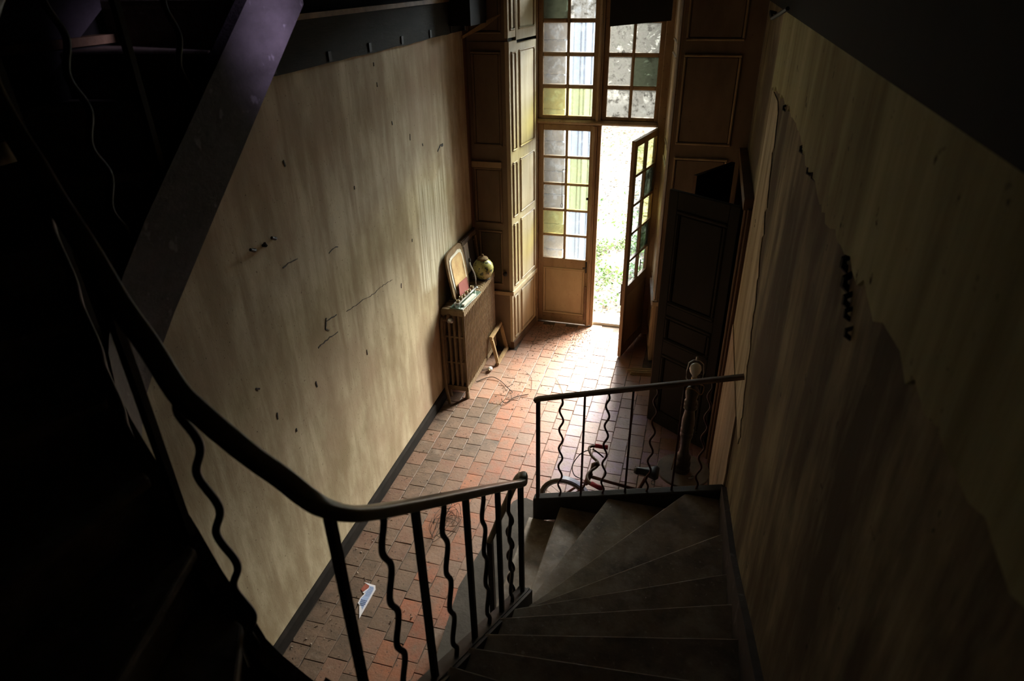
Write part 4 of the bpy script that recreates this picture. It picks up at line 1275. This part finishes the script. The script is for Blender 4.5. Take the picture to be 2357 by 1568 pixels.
b = MB(); b.tube(catmull([Vector((c[0] + x, c[1] + y, c[2] + z)) for x, y, z in ((0.02, -0.01, 0.80), (0.07, -0.03, 0.80), (0.06, -0.05, 0.74), (0.0, -0.056, 0.78), (-0.05, -0.03, 0.75), (-0.062, -0.02, 0.60), (-0.055, -0.03, 0.40), (-0.06, -0.03, 0.2), (-0.075, -0.03, 0.01))], 5), 0.004, 5); build(b, 'cord', 'old_wood', lp)
b = MB(); b.tube(catmull([Vector(p) for p in ((0.20, 4.05, 0.526), (0.23, 4.06, 0.526), (0.225, 4.085, 0.526), (0.25, 4.08, 0.526), (0.26, 4.06, 0.526))], 4), 0.005, 5)
tag(build(b, 'small_chain', 'steel', loc=(0.23, 4.07, 0.52)), 'short bit of chain lying on the round table', 'chain')

# ------------------------------------------------------------------ paper, sticks, crumbs
pp = tag(empty('torn_paper', (-1.95, 2.8, 0.002)), 'torn strip of blue printed paper on the tiles near the stairs', 'paper')
P = [(-2.017, 2.925), (-1.922, 2.918), (-1.904, 2.886), (-1.905, 2.63), (-1.957, 2.733), (-1.975, 2.745), (-1.978, 2.79), (-1.966, 2.83), (-1.985, 2.838), (-1.96, 2.885), (-1.962, 2.905)]
b = MB(); b.prism(P, 0.003, 0.0045); build(b, 'white_margin', 'paper_white', pp)
b = MB(); b.prism([(-1.965, 2.903), (-1.928, 2.903), (-1.917, 2.88), (-1.918, 2.70), (-1.951, 2.742), (-1.965, 2.75), (-1.969, 2.79), (-1.957, 2.832), (-1.968, 2.842), (-1.952, 2.885)], 0.0045, 0.005); build(b, 'printed_sheet', 'paper', pp)
b = MB()
for r_ in range(4):
    yy = 2.776 - 0.014 * r_
    x = -1.966 + 0.004 * r_
    while x < -1.922:
        w = random.uniform(0.006, 0.010)
        b.box(x, x + w * 0.75, yy - 0.004, yy + 0.004, 0.005, 0.0054)
        x += w
build(b, 'bold_print', 'ink', pp)
b = MB()
for r_ in range(11):
    yy = 2.892 - 0.0075 * r_
    x = -1.955
    while x < -1.922:
        w = random.uniform(0.002, 0.005)
        b.box(x, x + w * 0.6, yy - 0.001, yy + 0.001, 0.005, 0.0053)
        x += w
build(b, 'fine_print', 'ink', pp)
b = MB(); b.prism([(-2.0, 2.915), (-1.965, 2.908), (-1.954, 2.885), (-1.985, 2.842), (-2.01, 2.86)], 0.0025, 0.004); build(b, 'colour_picture', 'photo_red', pp)

def stick(name, pts, r, label, m='twig', forks=()):
    pts = [Vector(p) for p in pts]
    root = tag(empty(name, pts[0]), label, 'twig')
    r *= 0.72
    b = MB(); b.tube(catmull(pts, 4), r, 5); build(b, 'stem', m, root)
    for f in forks:
        b = MB(); b.tube([Vector(p) for p in f], r * 0.7, 5); build(b, 'side_shoot', m, root)
stick('twig', [(-2.06, 5.70, .012), (-1.98, 5.80, .012), (-1.90, 5.82, .02), (-1.80, 5.77, .012), (-1.70, 5.66, .02), (-1.625, 5.60, .012)], 0.006, 'long bent dark twig curving away from the foot of the radiator', forks=[[(-1.70, 5.66, .02), (-1.66, 5.72, .03)]])
stick('twig', [(-1.70, 5.44, .02), (-1.67, 5.39, .018), (-1.635, 5.388, .012), (-1.60, 5.47, .014), (-1.557, 5.53, .012), (-1.45, 5.60, .012)], 0.006, 'forked black twig with a curled end on the tiles', forks=[[(-1.60, 5.47, .014), (-1.62, 5.53, .02)]])
stick('straw', [(-1.755, 5.22, .006), (-1.70, 5.37, .008), (-1.665, 5.49, .006)], 0.003, 'pale straight straw beside the forked twig', 'frame_wood')
stick('twig', [(-1.58, 6.02, .008), (-1.50, 5.92, .01), (-1.46, 5.78, .008), (-1.44, 5.66, .008)], 0.003, 'thin hair-fine stalk lying across the sunlit orange tiles')
stick('twig', [(-1.24, 5.98, .006), (-1.16, 5.84, .008), (-1.10, 5.70, .006)], 0.003, 'thin stalk in the middle of the bright floor before the door')
nm = MB()
random.seed(21)
for i in range(16):
    a0 = random.uniform(0, 6.28)
    pts = []
    rx, ry = random.uniform(0.03, 0.12), random.uniform(0.06, 0.19)
    ox, oy = random.uniform(-0.03, 0.05), random.uniform(-0.05, 0.08)
    for j in range(7):
        a = a0 + j * 0.5
        pts.append(Vector((-1.66 + ox + rx * math.cos(a), 3.62 + oy + ry * math.sin(a), 0.008 + 0.03 * random.random())))
    nm.tube(catmull(pts, 3), 0.002, 4)
tag(build(nm, 'stalk_tangle', 'twig', loc=(-1.66, 3.62, 0)), 'loose tangle of thin dry stalks on the tiles behind the balusters', 'stalks')
# piece of fluted moulding lying by the door
fm = MB()
tfm2 = Matrix.Translation((-0.37, 6.33, 0.0)) @ Matrix.Rotation(R(8), 4, 'Z')
fm.tf = tfm2
fm.box(-0.10, 0.14, -0.06, 0.06, 0.0, 0.018)
for yy in (-0.04, 0.0, 0.04):
    fm.box(-0.13 + abs(yy), 0.14, yy - 0.013, yy + 0.013, 0.018, 0.032)
tag(build(fm, 'broken_moulding', 'frame_wood', loc=(-0.37, 6.33, 0)), 'broken piece of fluted wood moulding on the floor behind the open leaf', 'moulding')

db = MB()
random.seed(31)
def crumb(b, x, y, z, s):
    v = [(x + random.uniform(-1, 1) * s, y + random.uniform(-1, 1) * s, z + random.uniform(0, 1) * s * 0.8) for _ in range(4)]
    v[0] = (v[0][0], v[0][1], z - 0.0005)
    b.add(v, [(0, 1, 2), (0, 2, 3), (0, 3, 1), (1, 3, 2)])
for i in range(2600):
    t = random.random()
    if t < 0.55:
        x = random.uniform(-1.75, -1.0); y = max(6.2, 7.2 - abs(random.gauss(0, 0.30)))
    elif t < 0.75:
        x = -1.80 + abs(random.gauss(0, 0.22)); y = random.uniform(5.3, 7.1)
    elif t < 0.94:
        x = XL + 0.03 + abs(random.gauss(0, 0.25)); y = random.uniform(2.0, 5.3)
    else:
        x = random.uniform(-2.2, 0.3); y = random.uniform(3.7, 7.1)
    if (y > 6.42 and x < -1.76) or x > -0.42 and y > 6.5 or (-1.0 < x < 0.4 and 3.6 < y < 4.4):
        continue
    crumb(db, x, y, 0.001, random.uniform(0.003, 0.012))
tag(build(db, 'floor_debris', 'debris', loc=(-1.4, 6, 0)), 'crumbs, dry leaf bits and dirt strewn over the tiles', 'debris', kind='stuff')
cb = MB()
def in_poly(p, poly):
    r_ = False
    n = len(poly)
    for i in range(n):
        a, b_ = poly[i], poly[i - 1]
        if (a[1] > p[1]) != (b_[1] > p[1]) and p[0] < (b_[0] - a[0]) * (p[1] - a[1]) / (b_[1] - a[1]) + a[0]:
            r_ = not r_
    return r_
for k in range(3, 14):
    poly = [NI[k], NO[k]] + ([CORNER[k]] if k in CORNER else []) + [NO[k + 1], NI[k + 1]]
    for i in range(26):
        x, y = random.uniform(-0.6, 0.38), random.uniform(0.4, 3.5)
        if in_poly((x, y), poly):
            crumb(cb, x, y, zt(k), random.uniform(0.0015, 0.006))
tag(build(cb, 'plaster_chips', 'chip', loc=(0, 2, 1)), 'tiny white plaster chips scattered on the dark treads', 'plaster chips', kind='stuff')

# ------------------------------------------------------------------ outside
gr = tag(empty('ground', (-1, 20, -0.1)), 'bright leaf-strewn garden path outside the open door', 'ground', kind='structure')
mb = MB()
mb.add([(-40, 7.45, -0.10), (40, 7.45, -0.10), (40, 80, -0.10), (-40, 80, -0.10)], [(0, 1, 2, 3)])
build(mb, 'path', 'ground', gr)
jm = tag(empty('wall_outside', (-1.7, 7.7, 0)), 'pale stone block jamb seen through the left door panes', 'stone jamb', kind='structure')
random.seed(41)
z = -0.1
while z < 4.4:
    h = random.uniform(0.26, 0.38)
    b = MB(); b.cbox(-2.3, -1.50 + random.uniform(-0.012, 0.012), 7.52 + random.uniform(0, 0.01), 7.85, z, z + h - 0.012, 0.008); build(b, 'stone', 'outer_stone', jm)
    z += h
mb = MB(); mb.box(-6, -1.53, 7.54, 7.86, -0.1, 6); mb.box(-0.36, 5, 7.5, 7.86, -0.1, 6); mb.box(-1.53, -0.36, 7.5, 7.86, 4.2, 6); build(mb, 'facade', 'outer_stone', jm)
sh = tag(empty('folded_shutter', (-1.5, 7.9, 0)), 'pale blue folded shutter outside, seen through the left door panes', 'shutter')
for i, (p0, p1) in enumerate((((-1.49, 7.87), (-1.40, 8.05)), ((-1.385, 8.05), (-1.30, 8.22)))):
    t = plane_tf(p0, p1)
    w = (Vector(p1) - Vector(p0)).length
    for (a, c_) in ((0.0, w * 0.28), (w * 0.30, w * 0.70), (w * 0.72, w)):
        b = MB(t); b.cbox(a, c_, 0.0 if a != w * 0.30 else 0.012, 0.035, 0.0, 4.1, 0.006); build(b, 'shutter_board', 'shutter', sh)
b = MB(); b.box(-1.50, -1.45, 7.86, 7.90, -0.1, 0.02); b.box(-1.33, -1.28, 8.15, 8.20, -0.1, 0.02); build(b, 'foot_stop', 'rust', sh)
lv = MB()
random.seed(51)
def leafcard(b, x, y, z, s, up=0.25):
    a = random.uniform(0, 6.28)
    d = Vector((math.cos(a), math.sin(a), random.uniform(-up, up)))
    e = Vector((-math.sin(a), math.cos(a), random.uniform(-up, up)))
    c = Vector((x, y, z))
    b.add([c - d * s, c - d * s * 0.3 + e * s * 0.5, c + d * s * 0.4 + e * s * 0.42, c + d * s, c + d * s * 0.4 - e * s * 0.42, c - d * s * 0.3 - e * s * 0.5], [(0, 1, 2, 3, 4, 5)])
for i in range(14000):
    y = 7.9 + 14.0 * random.random() ** 1.2
    x = random.uniform(-0.33 * y, 0.35 * y)
    leafcard(lv, x, y, -0.085, random.uniform(0.018, 0.042) * (0.8 if y < 12 else 1.2))
tag(build(lv, 'fallen_leaves', 'leaf_brown', loc=(-1, 10, -0.1)), 'brown fallen leaves scattered on the bright ground outside', 'leaves', kind='stuff')
gv = MB()
for i in range(30000):
    t = random.random()
    if t < 0.7:
        y = random.gauss(9.9, 0.75)
    elif t < 0.9:
        y = random.uniform(8.0, 13.5)
    else:
        y = random.gauss(17.5, 0.9)
    if y < 7.95:
        continue
    x = random.uniform(-0.33 * y, 0.35 * y)
    if math.sin(x * 5.1 + y * 2.3) + math.sin(y * 4.7 - x * 2.9) < random.uniform(-1.2, 0.9):
        continue
    leafcard(gv, x, y, -0.08 + random.uniform(0, 0.08), random.uniform(0.015, 0.036), 0.7)
tag(build(gv, 'ground_ivy', 'leaf_green', loc=(-1, 10, -0.1)), 'patches of green weeds growing beyond the doorstep', 'weeds', kind='stuff')
TREES = ((-10.8, 25.5, 5.4, 2.2, 'bushy tree at the garden end, leftmost of the row behind the panes'), (-6.2, 24.5, 4.8, 1.9, 'bushy tree at the garden end, second from the left in the row'),
         (-2.3, 24.0, 5.6, 1.9, 'bushy tree at the garden end, behind the right transom panes'), (2.2, 24.5, 5.0, 1.9, 'bushy tree at the garden end, rightmost of the row'))
for i, (x, y, h, r_, lab) in enumerate(TREES):
    t = tag(empty('garden_tree', (x, y, -0.1)), lab, 'tree', 'trees at the end of the garden')
    b = MB(); b.lathe([(0.22, 0), (0.16, 0.6), (0.13, h * 0.5), (0.05, h * 0.8)], (x, y, -0.1), 8); build(b, 'trunk', 'bark', t, True)
    b = MB()
    for q in range(2600):
        a, u = random.uniform(0, 6.28), random.uniform(-1, 1)
        rr = r_ * (0.45 + 0.5 * random.random()) * math.sqrt(1 - u * u * 0.85)
        leafcard(b, x + rr * math.cos(a), y + rr * math.sin(a), 0.15 + h * 0.5 + u * h * 0.47, random.uniform(0.10, 0.22), 0.9)
    tag(build(b, 'foliage', 'foliage', t), kind='stuff')
